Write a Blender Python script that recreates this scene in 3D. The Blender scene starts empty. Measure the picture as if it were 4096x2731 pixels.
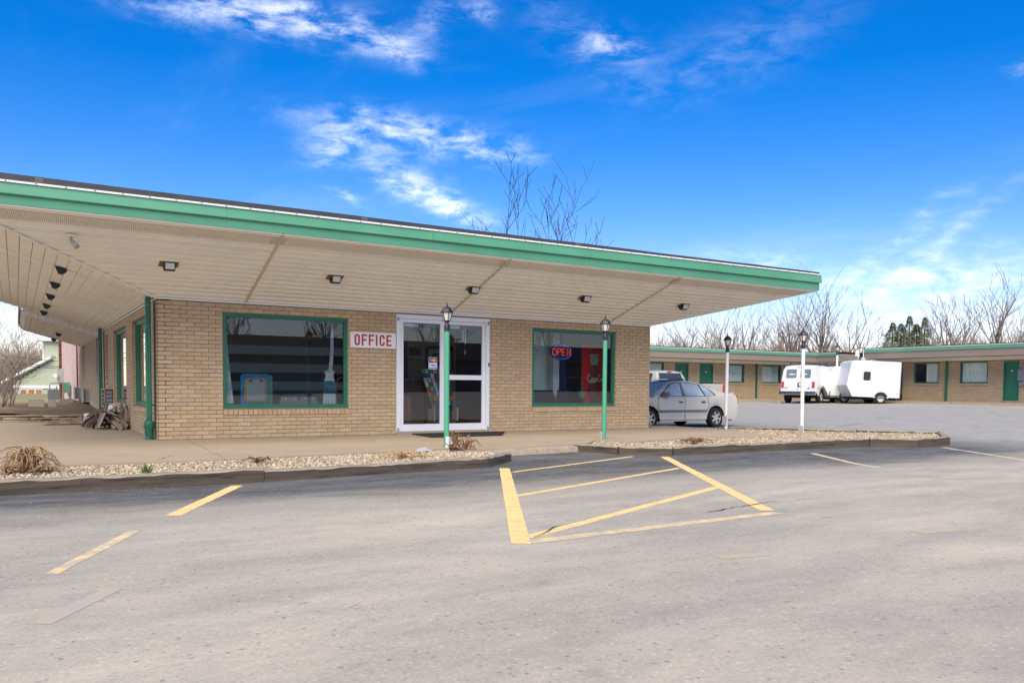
import bpy, math, random
import numpy as np
from mathutils import Vector, Matrix
R = math.radians
S = bpy.context.scene
COL = S.collection
random.seed(7)

# ------------------------------------------------------------------ camera
YAW, PITCH, ROLL = 1.02834, -0.046204, 0.0073844
CAM = Vector((-2.22965, -16.26564, 1.02227))
f0 = Vector((math.cos(YAW), math.sin(YAW), 0)); r0 = Vector((math.sin(YAW), -math.cos(YAW), 0)); u0 = Vector((0, 0, 1))
fw = f0*math.cos(PITCH)+u0*math.sin(PITCH); up = -f0*math.sin(PITCH)+u0*math.cos(PITCH)
rt = r0*math.cos(ROLL)+up*math.sin(ROLL); up = -r0*math.sin(ROLL)+up*math.cos(ROLL)
cd = bpy.data.cameras.new('camera'); cam = bpy.data.objects.new('camera', cd); COL.objects.link(cam)
cam.matrix_world = Matrix(((rt.x, up.x, -fw.x, CAM.x), (rt.y, up.y, -fw.y, CAM.y), (rt.z, up.z, -fw.z, CAM.z), (0, 0, 0, 1)))
cd.sensor_width = 36; cd.lens = 28.937; cd.shift_y = 0.08145; cd.clip_start = .1; cd.clip_end = 2000
S.camera = cam

# ------------------------------------------------------------------ world
SUN_EL, SUN_AZ = R(47), R(-126)      # azimuth of the sun as an angle from +X
wd = bpy.data.worlds.new('World'); S.world = wd; wd.use_nodes = True
nt = wd.node_tree; nt.nodes.clear(); N = nt.nodes.new; LK = nt.links.new
def math_(op, a, b=None, c=None, clamp=False):
    n = N('ShaderNodeMath'); n.operation = op; n.use_clamp = clamp
    for i, v in enumerate((a, b, c)):
        if v is None: continue
        if isinstance(v, (int, float)): n.inputs[i].default_value = v
        else: LK(v, n.inputs[i])
    return n.outputs[0]
sky = N('ShaderNodeTexSky'); sky.sky_type = 'NISHITA'; sky.sun_disc = False
sky.sun_elevation = SUN_EL; sky.sun_rotation = math.pi/2-SUN_AZ
sky.air_density = 1.0; sky.dust_density = .3; sky.ozone_density = 2.2; sky.altitude = 0
tc = N('ShaderNodeTexCoord'); DIR = tc.outputs['Generated']
sep = N('ShaderNodeSeparateXYZ'); LK(DIR, sep.inputs[0])
az = math_('ARCTAN2', sep.outputs[1], sep.outputs[0]); el = math_('ARCSINE', sep.outputs[2])
# cirrus: wispy noise on a high flat layer
zc = math_('MAXIMUM', sep.outputs[2], .03)
comb = N('ShaderNodeCombineXYZ'); LK(math_('DIVIDE', sep.outputs[0], zc), comb.inputs[0]); LK(math_('DIVIDE', sep.outputs[1], zc), comb.inputs[1])
def noise(vec, scale, detail, rough, dist, sc=(1, 1, 1), rot=0):
    m = N('ShaderNodeMapping'); LK(vec, m.inputs[0]); m.inputs['Scale'].default_value = sc; m.inputs['Rotation'].default_value = (0, 0, rot)
    n = N('ShaderNodeTexNoise'); LK(m.outputs[0], n.inputs['Vector']); n.inputs['Scale'].default_value = scale; n.inputs['Detail'].default_value = detail
    n.inputs['Roughness'].default_value = rough; n.inputs['Distortion'].default_value = dist; return n.outputs['Fac']
fine = noise(DIR, 22, 9, .62, .3, (1, 1, 2.6), .5)
big = noise(comb.outputs[0], .55, 8, .62, .8, (1, .35, 1), .7)
def ramp(v, lo, hi):
    n = N('ShaderNodeMapRange'); n.interpolation_type = 'SMOOTHSTEP'; LK(v, n.inputs[0]); n.inputs[1].default_value = lo; n.inputs[2].default_value = hi; return n.outputs[0]
CLOUDS = [(1.377,.395,.081,.012,-3.11,.75),(1.264,.396,.086,.015,-3.02,.9),(1.164,.376,.028,.01,-2.88,.7),(1.123,.409,.023,.01,2.44,.45),(1.071,.42,.018,.01,-2.74,.5),
 (1.158,.291,.094,.013,-3.05,.95),(1.247,.271,.031,.01,3.03,.8),(1.07,.274,.055,.009,3.11,.7),(1.151,.235,.074,.013,-2.67,.95),(1.096,.209,.041,.012,-2.79,.6),(1.224,.219,.024,.005,-2.95,.5),
 (.908,.384,.029,.01,-2.96,.8),(.952,.387,.09,.019,-2.51,.15),(.771,.369,.1,.025,2.83,.15),(.742,.144,.047,.009,-3.0,.8),(.544,.118,.099,.022,3.03,.62),(.484,.085,.093,.016,3.14,.85),
 (.621,.112,.085,.017,-3.1,.40),(.596,.158,.081,.008,2.46,.45),(.545,.163,.077,.008,2.46,.4),(1.572,.054,.06,.02,-3.01,.9),(.487,.316,.019,.005,-2.76,.35)]
# warp the cloud coordinates so that no outline is an ellipse
wn = N('ShaderNodeTexNoise'); LK(DIR, wn.inputs['Vector']); wn.inputs['Scale'].default_value = 14; wn.inputs['Detail'].default_value = 6; wn.inputs['Roughness'].default_value = .65
ws = N('ShaderNodeSeparateColor'); LK(wn.outputs['Color'], ws.inputs[0])
azw = math_('ADD', az, math_('MULTIPLY', math_('SUBTRACT', ws.outputs[0], .5), .045)); elw = math_('ADD', el, math_('MULTIPLY', math_('SUBTRACT', ws.outputs[1], .5), .04))
acc = None
for a0, e0, ln, wdt, ang, amp in CLOUDS:
    da = math_('MULTIPLY', math_('SUBTRACT', azw, a0), math.cos(e0)); de = math_('SUBTRACT', elw, e0)
    ca, sa = math.cos(ang), math.sin(ang)
    A = math_('ADD', math_('MULTIPLY', da, ca/ln), math_('MULTIPLY', de, sa/ln)); B = math_('ADD', math_('MULTIPLY', da, -sa/(wdt*1.25)), math_('MULTIPLY', de, ca/(wdt*1.25)))
    g = math_('MULTIPLY', math_('EXPONENT', math_('MULTIPLY', math_('ADD', math_('MULTIPLY', A, A), math_('MULTIPLY', B, B)), -1.0)), amp)
    acc = g if acc is None else math_('ADD', acc, g)
wisp = math_('MULTIPLY', math_('MINIMUM', acc, 1.15), ramp(fine, .36, .76))
veil = math_('MULTIPLY', ramp(big, .50, .85), .16)
low = math_('MULTIPLY', math_('EXPONENT', math_('MULTIPLY', math_('MAXIMUM', el, 0), -13.0)), math_('ADD', .14, math_('MULTIPLY', ramp(big, .35, .7), .20)))
cl = math_('MINIMUM', math_('ADD', math_('ADD', math_('MULTIPLY', wisp, .68), veil), low), .96)
hs = N('ShaderNodeHueSaturation'); LK(sky.outputs[0], hs.inputs['Color']); hs.inputs['Saturation'].default_value = 1.55; hs.inputs['Value'].default_value = 1.0; hs.inputs['Hue'].default_value = .508
mx = N('ShaderNodeMix'); mx.data_type = 'RGBA'; LK(cl, mx.inputs[0]); wbm = N('ShaderNodeMix'); wbm.data_type = 'RGBA'; wbm.blend_type = 'MULTIPLY'; wbm.inputs[0].default_value = 1; LK(hs.outputs[0], wbm.inputs[6]); wbm.inputs[7].default_value = (1.06, .885, 1.03, 1); LK(wbm.outputs[2], mx.inputs[6]); mx.inputs[7].default_value = (9.2, 9.3, 9.6, 1)
bg = N('ShaderNodeBackground'); LK(mx.outputs[2], bg.inputs[0]); bg.inputs[1].default_value = .095
ow = N('ShaderNodeOutputWorld'); LK(bg.outputs[0], ow.inputs[0])

# ------------------------------------------------------------------ sun (thin high cloud: very soft)
sd = bpy.data.lights.new('sun', 'SUN'); sd.energy = 2.9; sd.angle = R(60); sd.color = (1, .905, .715)
sun = bpy.data.objects.new('sun', sd); COL.objects.link(sun)
sdir = Vector((math.cos(SUN_EL)*math.cos(SUN_AZ), math.cos(SUN_EL)*math.sin(SUN_AZ), math.sin(SUN_EL)))
sun.rotation_euler = sdir.to_track_quat('Z', 'Y').to_euler()
S.view_settings.view_transform = 'Standard'; S.view_settings.look = 'None'; S.view_settings.gamma = 1
S.view_settings.use_curve_mapping = False; S.view_settings.exposure = .95
S.render.engine = 'CYCLES'; S.cycles.max_bounces = 7; S.cycles.diffuse_bounces = 4; S.cycles.transparent_max_bounces = 10

# ------------------------------------------------------------------ materials
M = {}
def mat(name, col, rough=.75, var=.12, scale=6., bump=0., bscale=60., metal=0., island=0., stain=None, spec=.5, coat=0., stretch=(1, 1, 1), detail=5):
    m = bpy.data.materials.new(name); m.use_nodes = True; M[name] = m
    t = m.node_tree; n = t.nodes; l = t.links; b = n['Principled BSDF']
    b.inputs['Roughness'].default_value = rough; b.inputs['Metallic'].default_value = metal; b.inputs['Specular IOR Level'].default_value = spec
    if coat: b.inputs['Coat Weight'].default_value = coat; b.inputs['Coat Roughness'].default_value = .08
    c = n.new('ShaderNodeTexCoord'); mp = n.new('ShaderNodeMapping'); mp.inputs['Scale'].default_value = stretch; l.new(c.outputs['Object'], mp.inputs[0])
    hv = n.new('ShaderNodeHueSaturation'); hv.inputs['Color'].default_value = (*col, 1)
    no = n.new('ShaderNodeTexNoise'); no.inputs['Scale'].default_value = scale; no.inputs['Detail'].default_value = detail; no.inputs['Roughness'].default_value = .6; l.new(mp.outputs[0], no.inputs['Vector'])
    mr = n.new('ShaderNodeMapRange'); mr.inputs[1].default_value = .25; mr.inputs[2].default_value = .75; mr.inputs[3].default_value = 1-var; mr.inputs[4].default_value = 1+var; l.new(no.outputs[0], mr.inputs[0])
    val = mr.outputs[0]
    if island:
        ge = n.new('ShaderNodeNewGeometry'); oi = n.new('ShaderNodeObjectInfo')
        ad = n.new('ShaderNodeMath'); ad.operation = 'ADD'; l.new(ge.outputs['Random Per Island'], ad.inputs[0]); l.new(oi.outputs['Random'], ad.inputs[1])
        fr = n.new('ShaderNodeMath'); fr.operation = 'FRACT'; l.new(ad.outputs[0], fr.inputs[0])
        m2 = n.new('ShaderNodeMapRange'); m2.inputs[3].default_value = 1-island; m2.inputs[4].default_value = 1+island; l.new(fr.outputs[0], m2.inputs[0])
        mu = n.new('ShaderNodeMath'); mu.operation = 'MULTIPLY'; l.new(val, mu.inputs[0]); l.new(m2.outputs[0], mu.inputs[1]); val = mu.outputs[0]
        f2 = n.new('ShaderNodeMath'); f2.operation = 'MULTIPLY'; f2.inputs[1].default_value = 7.31; l.new(fr.outputs[0], f2.inputs[0])
        f3 = n.new('ShaderNodeMath'); f3.operation = 'FRACT'; l.new(f2.outputs[0], f3.inputs[0])
        m3 = n.new('ShaderNodeMapRange'); m3.inputs[3].default_value = .93; m3.inputs[4].default_value = 1.07; l.new(f3.outputs[0], m3.inputs[0]); l.new(m3.outputs[0], hv.inputs['Saturation'])
    l.new(val, hv.inputs['Value']); out = hv.outputs[0]
    if stain:
        scol, samt, sscale, lo, hi = stain
        sn = n.new('ShaderNodeTexNoise'); sn.inputs['Scale'].default_value = sscale; sn.inputs['Detail'].default_value = 8; sn.inputs['Roughness'].default_value = .68; l.new(mp.outputs[0], sn.inputs['Vector'])
        sr = n.new('ShaderNodeMapRange'); sr.inputs[1].default_value = lo; sr.inputs[2].default_value = hi; sr.inputs[4].default_value = samt; l.new(sn.outputs[0], sr.inputs[0])
        mm = n.new('ShaderNodeMix'); mm.data_type = 'RGBA'; l.new(sr.outputs[0], mm.inputs[0]); l.new(out, mm.inputs[6]); mm.inputs[7].default_value = (*scol, 1); out = mm.outputs[2]
    l.new(out, b.inputs['Base Color'])
    if bump:
        bn = n.new('ShaderNodeTexNoise'); bn.inputs['Scale'].default_value = bscale; bn.inputs['Detail'].default_value = 6; l.new(mp.outputs[0], bn.inputs['Vector'])
        bp = n.new('ShaderNodeBump'); bp.inputs['Strength'].default_value = bump; bp.inputs['Distance'].default_value = .01; l.new(bn.outputs[0], bp.inputs['Height']); l.new(bp.outputs[0], b.inputs['Normal'])
    return m
def glass(name, tint=(.9, .95, .95), refl=.0, fres=1.45, rough=0.0):
    m = bpy.data.materials.new(name); m.use_nodes = True; M[name] = m; t = m.node_tree; n = t.nodes; l = t.links; n.clear()
    o = n.new('ShaderNodeOutputMaterial'); mi = n.new('ShaderNodeMixShader'); tr = n.new('ShaderNodeBsdfTransparent'); gl = n.new('ShaderNodeBsdfGlossy'); fr = n.new('ShaderNodeFresnel')
    tr.inputs[0].default_value = (*tint, 1); gl.inputs['Roughness'].default_value = rough; fr.inputs[0].default_value = fres
    ad = n.new('ShaderNodeMath'); ad.operation = 'ADD'; ad.use_clamp = True; ad.inputs[1].default_value = refl; l.new(fr.outputs[0], ad.inputs[0])
    l.new(ad.outputs[0], mi.inputs[0]); l.new(tr.outputs[0], mi.inputs[1]); l.new(gl.outputs[0], mi.inputs[2]); l.new(mi.outputs[0], o.inputs[0]); return m
def emit(name, col, st):
    m = bpy.data.materials.new(name); m.use_nodes = True; M[name] = m; b = m.node_tree.nodes['Principled BSDF']
    b.inputs['Base Color'].default_value = (*col, 1); b.inputs['Emission Color'].default_value = (*col, 1); b.inputs['Emission Strength'].default_value = st; return m

mat('brick', (.525, .378, .222), .9, .08, 9, .5, 140, island=.085, stain=((.27, .165, .10), .4, 1.1, .52, .85))
mat('mortar', (.27, .205, .14), .95, .15, 20, .4, 120)
mat('trim_green', (.022, .165, .085), .45, .12, 5, .05, 30)
mat('fascia_green', (.092, .31, .18), .5, .09, 2.2, .04, 20, stretch=(.5, 1, 1), stain=((.06, .20, .11), .5, 1.6, .5, .8))
mat('post_green', (.075, .36, .20), .5, .06, 6)
mat('seam_strip', (.58, .52, .43), .7, .15, 12)
mat('soffit', (.91, .87, .79), .6, .06, 1.4, .03, 30, island=.035, stain=((.52, .42, .30), .28, 1.7, .58, .88))
mat('vent', (.62, .55, .45), .8, .12, 20)
mat('soffit_dirty', (.26, .21, .16), .8, .2, 30, .3, 200)
mat('white_paint', (.78, .78, .76), .45, .05, 4, stain=((.45, .38, .28), .3, 3, .6, .9))
mat('white_frame', (.80, .81, .82), .35, .03, 4)
mat('roof_dark', (.032, .031, .033), .7, .25, 3, .2, 60)
mat('rust', (.16, .055, .02), .9, .3, 20, .3, 60)
mat('black_metal', (.018, .019, .022), .45, .1, 8)
mat('black_plastic', (.02, .02, .022), .6, .1, 8)
mat('lens', (.66, .66, .62), .25, .03, 8)
mat('lantern_glass', (.72, .70, .60), .2, .06, 12)
mat('concrete', (.385, .305, .205), .9, .10, 1.3, .5, 130, stain=((.27, .19, .115), .45, .55, .50, .82))
mat('concrete_grey', (.36, .32, .26), .9, .15, 5, .6, 90, stain=((.18, .14, .1), .5, 3, .52, .8))
mat('kerb', (.36, .29, .20), .95, .25, 12, .9, 70, stain=((.12, .09, .06), .5, 5, .5, .8))
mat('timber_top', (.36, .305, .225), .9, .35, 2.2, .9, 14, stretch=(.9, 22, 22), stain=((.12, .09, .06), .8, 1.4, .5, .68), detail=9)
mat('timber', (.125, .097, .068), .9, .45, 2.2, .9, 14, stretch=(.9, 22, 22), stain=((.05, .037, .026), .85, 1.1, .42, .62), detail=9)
mat('gravel', (.45, .36, .245), .8, .22, 30, .3, 100, island=.48, stain=((.36, .17, .06), .6, 9, .55, .75))
mat('bed_soil', (.40, .30, .19), .95, .3, 20, .5, 60)
mat('dirt', (.17, .115, .065), .98, .45, 2.2, 1., 18, stain=((.055, .04, .028), .8, .8, .5, .72))
mat('grass', (.27, .235, .11), .95, .35, 6, .8, 40)
mat('straw_dark', (.33, .205, .10), .85, .35, 9, island=.45)
mat('straw', (.48, .30, .13), .85, .30, 9, island=.35)
mat('dead_brown', (.22, .115, .055), .9, .35, 9, island=.45)
mat('weed', (.12, .17, .04), .8, .2, 9, island=.2)
mat('yellow', (.90, .62, .24), .75, .10, 6, .25, 90, stain=((.36, .30, .22), .8, 9, .53, .68))
mat('stone', (.33, .265, .175), .95, .25, 5, .9, 40, island=.25, stain=((.13, .11, .07), .6, 4, .5, .8))
mat('bark', (.16, .125, .095), .95, .3, 8, .5, 30)
mat('bark_dark', (.055, .043, .036), .95, .3, 8)
mat('twig', (.29, .235, .185), .95, .3, 3, island=.25)
mat('twig_pink', (.40, .305, .235), .95, .25, 2, island=.35)
mat('needles', (.12, .155, .05), .9, .35, 3, island=.4)
mat('pink_paint', (.78, .56, .52), .85, .10, 2, .2, 60, island=.06, stain=((.55, .27, .22), .55, .9, .52, .8))
mat('siding_green', (.40, .43, .30), .7, .06, 3, island=.03)
mat('house_white', (.74, .74, .72), .6, .08, 6, stain=((.4, .38, .33), .4, 6, .58, .8))
mat('orange_pane', (.33, .13, .035), .5, .25, 3)
mat('shingle', (.30, .30, .30), .9, .15, 9)
mat('car_silver', (.74, .665, .55), .4, .03, 3, spec=.4)
mat('car_silver_dark', (.22, .20, .18), .4, .03, 3)
mat('truck_beige', (.50, .455, .385), .38, .03, 3, metal=.1, coat=.2)
mat('van_white', (.70, .695, .67), .4, .04, 2, coat=.15, stain=((.42, .38, .32), .3, 2.5, .56, .85))
mat('camper_white', (.76, .755, .73), .45, .03, 1.5, stain=((.50, .47, .41), .3, 1.8, .56, .85))
mat('camper_grey', (.52, .53, .53), .4, .06, 2)
mat('car_glass', (.52, .60, .59), .12, .4, 2.2, spec=.3)
mat('dark_glass', (.045, .05, .06), .1, .1, 2, spec=.4)
mat('van_glass', (.15, .19, .195), .1, .2, 2, spec=.4)
mat('tyre', (.018, .018, .018), .85, .1, 20)
mat('underbody', (.008, .008, .008), .9, .1, 5)
mat('rim', (.62, .60, .54), .35, .05, 5, metal=.3)
mat('chrome', (.72, .72, .72), .15, .03, 5, metal=1.)
mat('red_lamp', (.45, .02, .025), .2, .05, 5, coat=1.)
mat('red_paint', (.45, .045, .04), .55, .05, 5)
mat('blue_plastic', (.012, .22, .52), .45, .05, 5)
mat('gold_plastic', (.50, .30, .04), .5, .05, 5)
mat('pale_board', (.42, .48, .45), .4, .05, 3)
mat('green_plastic', (.12, .36, .05), .5, .05, 5)
mat('purple', (.10, .04, .22), .5, .05, 5)
mat('grey_enamel', (.30, .32, .30), .4, .06, 5)
mat('liner_grey', (.34, .36, .38), .8, .1, 9)
mat('cloth_white', (.70, .74, .76), .9, .06, 6, .2, 30)
mat('cloth_teal', (.03, .17, .25), .9, .08, 6)
mat('pink_toy', (.38, .09, .24), .5, .05, 5)
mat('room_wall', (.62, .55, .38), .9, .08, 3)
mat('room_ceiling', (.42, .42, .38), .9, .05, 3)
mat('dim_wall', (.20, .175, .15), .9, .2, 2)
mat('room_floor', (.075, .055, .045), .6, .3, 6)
mat('wood_dark', (.075, .04, .022), .5, .2, 5, stretch=(1, 1, 8))
mat('wood_red', (.25, .085, .045), .55, .15, 6)
mat('paper', (.62, .60, .52), .8, .06, 9)
mat('print_dark', (.10, .12, .12), .6, .3, 6)
mat('orange', (.75, .28, .02), .5, .05, 5)
mat('mat_black', (.012, .012, .013), .95, .3, 40, .6, 120)
mat('vend_red', (.85, .03, .03), .25, .05, 3, coat=.6)
mat('cola_brown', (.26, .075, .03), .25, .5, 7, coat=.6, stretch=(3, 3, .6))
mat('bottle_glass', (.42, .52, .42), .2, .2, 6, coat=.6)
mat('print_white', (.86, .86, .86), .6, .02, 5)
mat('blue_print', (.01, .12, .42), .5, .04, 5)
mat('navy_print', (.015, .025, .12), .5, .04, 5)
mat('sign_white', (.82, .80, .75), .5, .04, 4, stain=((.5, .36, .2), .3, 6, .64, .8))
mat('sign_red', (.47, .032, .030), .5, .05, 5)
mat('curtain_green', (.74, .84, .74), .85, .07, 4, stretch=(1, 1, .2))
mat('sheer', (.72, .76, .74), .7, .12, 40, stretch=(1, 1, .4))
mat('brass', (.65, .42, .12), .3, .05, 5, metal=1.)
mat('ac_grey', (.36, .35, .33), .6, .1, 9, stain=((.18, .06, .02), .7, 8, .6, .75))
mat('steel_grey', (.24, .27, .31), .5, .06, 5)
mat('scrap_brown', (.20, .135, .095), .7, .15, 5, island=.3)
mat('scrap_white', (.66, .62, .56), .6, .1, 6, island=.15)
mat('cardboard', (.22, .145, .075), .9, .15, 6)
mat('street_brick', (.20, .17, .15), .9, .2, 4)
mat('crack', (.035, .033, .032), .95, .2, 20)
emit('neon_red', (.85, .07, .04), .5); emit('neon_blue', (.05, .08, .9), .7)
glass('window_glass', (.86, .91, .91), .07, 1.5)
glass('thin_glass', (.93, .95, .95), .02, 1.4)
mf = bpy.data.materials.new('frost'); mf.use_nodes = True; M['frost'] = mf
t_ = mf.node_tree; b_ = t_.nodes['Principled BSDF']; b_.inputs['Base Color'].default_value = (.22, .28, .28, 1); b_.inputs['Roughness'].default_value = .5; b_.inputs['Alpha'].default_value = .27
# faded asphalt: pale and dusty in the open lot, darker sealed strip along the timbers
ma = bpy.data.materials.new('asphalt'); ma.use_nodes = True; M['asphalt'] = ma
def asphalt():
    t = ma.node_tree; n = t.nodes; l = t.links; b = n['Principled BSDF']; b.inputs['Roughness'].default_value = .92; b.inputs['Specular IOR Level'].default_value = .25
    g = n.new('ShaderNodeNewGeometry'); sp = n.new('ShaderNodeSeparateXYZ'); l.new(g.outputs['Position'], sp.inputs[0])
    def nz(scale, det, rg, st=(1, 1, 1), dist=0.):
        mp = n.new('ShaderNodeMapping'); mp.inputs['Scale'].default_value = st; mp.inputs['Rotation'].default_value = (0, 0, R(-31)); l.new(g.outputs['Position'], mp.inputs[0])
        x = n.new('ShaderNodeTexNoise'); x.inputs['Scale'].default_value = scale; x.inputs['Detail'].default_value = det; x.inputs['Roughness'].default_value = rg; x.inputs['Distortion'].default_value = dist; l.new(mp.outputs[0], x.inputs['Vector']); return x.outputs[0]
    def mr(v, a, b2, c, d, sm=False):
        x = n.new('ShaderNodeMapRange'); l.new(v, x.inputs[0]); x.interpolation_type = 'SMOOTHSTEP' if sm else 'LINEAR'
        for i, q in enumerate((a, b2, c, d)): x.inputs[i+1].default_value = q
        return x.outputs[0]
    def mth(op, a, b2):
        x = n.new('ShaderNodeMath'); x.operation = op
        for i, v in enumerate((a, b2)):
            if isinstance(v, (int, float)): x.inputs[i].default_value = v
            else: l.new(v, x.inputs[i])
        return x.outputs[0]
    def mixc(f, c1, c2):
        x = n.new('ShaderNodeMix'); x.data_type = 'RGBA'; l.new(f, x.inputs[0])
        for i, c in ((6, c1), (7, c2)):
            if isinstance(c, tuple): x.inputs[i].default_value = (*c, 1)
            else: l.new(c, x.inputs[i])
        return x.outputs[2]
    patch = nz(.5, 10, .70, (.55, 1.3, 1), .2); mid = nz(1.9, 11, .74, (.55, 1.4, 1), .15); grit = nz(48, 6, .8); grit2 = nz(170, 3, .8)
    # sealed strip: distance in front of the timbers (y), worn through by noise
    edge = mth('ADD', sp.outputs[1], mth('MULTIPLY', mth('SUBTRACT', patch, .5), 5.0))
    seal = mr(edge, -9.3, -6.9, 0, .97, True)
    far = mr(sp.outputs[0], 13.5, 19, 0, 1, True)
    c1 = mixc(mr(patch, .3, .7, 0, 1), (.345, .31, .25), (.57, .495, .375))
    c1 = mixc(mr(mid, .42, .70, 0, .6), c1, (.285, .265, .23))
    c2 = mixc(mr(mid, .34, .66, 0, 1), (.055, .056, .056), (.165, .162, .153))
    c3 = mixc(mr(mid, .3, .7, 0, 1), (.31, .295, .265), (.45, .42, .37))
    c = mixc(seal, c1, c2); c = mixc(mth('MULTIPLY', far, .9), c, c3)
    dark = mr(nz(14, 11, .8), .58, .74, 0, .65)
    c = mixc(dark, c, (.12, .112, .108))
    # hairline crack network, only where the old surface has broken
    wv = n.new('ShaderNodeTexNoise'); wv.inputs['Scale'].default_value = 1.4; wv.inputs['Detail'].default_value = 6; l.new(g.outputs['Position'], wv.inputs['Vector'])
    wa = n.new('ShaderNodeVectorMath'); wa.operation = 'MULTIPLY_ADD'; l.new(wv.outputs['Color'], wa.inputs[0]); wa.inputs[1].default_value = (.9, .9, 0); l.new(g.outputs['Position'], wa.inputs[2])
    vo = n.new('ShaderNodeTexVoronoi'); vo.feature = 'DISTANCE_TO_EDGE'; vo.inputs['Scale'].default_value = .62; l.new(wa.outputs[0], vo.inputs['Vector'])
    crk_ = mth('MULTIPLY', mr(vo.outputs['Distance'], .0008, .0034, 1, 0), mr(nz(.33, 3, .5), .60, .72, 0, .5))
    c = mixc(crk_, c, (.07, .065, .06))
    # exposed aggregate: tiny pale and dark stones
    ag = n.new('ShaderNodeTexVoronoi'); ag.inputs['Scale'].default_value = 34; l.new(g.outputs['Position'], ag.inputs['Vector'])
    agc = n.new('ShaderNodeSeparateColor'); l.new(ag.outputs['Color'], agc.inputs[0])
    c = mixc(mth('MULTIPLY', mr(agc.outputs[0], .93, .97, 0, .5), mr(ag.outputs['Distance'], .25, .5, 1, 0)), c, (.10, .09, .08))
    c = mixc(mth('MULTIPLY', mr(agc.outputs[1], .90, .96, 0, .4), mr(ag.outputs['Distance'], .25, .5, 1, 0)), c, (.66, .60, .50))
    # oil drips and small stains
    vs = n.new('ShaderNodeTexVoronoi'); vs.inputs['Scale'].default_value = 1.1; vs.inputs['Randomness'].default_value = 1.; l.new(g.outputs['Position'], vs.inputs['Vector'])
    c = mixc(mth('MULTIPLY', mr(vs.outputs['Distance'], .02, .09, 1, 0), mr(mid, .45, .6, 0, .5)), c, (.13, .12, .11))
    hv = n.new('ShaderNodeHueSaturation'); l.new(c, hv.inputs['Color']); l.new(mth('MULTIPLY', mr(grit, .3, .7, .80, 1.19), mr(grit2, .3, .7, .84, 1.16)), hv.inputs['Value'])
    l.new(hv.outputs[0], b.inputs['Base Color'])
    bp = n.new('ShaderNodeBump'); bp.inputs['Strength'].default_value = .55; bp.inputs['Distance'].default_value = .006; l.new(mth('ADD', grit, mth('MULTIPLY', grit2, .5)), bp.inputs['Height']); l.new(bp.outputs[0], b.inputs['Normal'])
asphalt()

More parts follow.
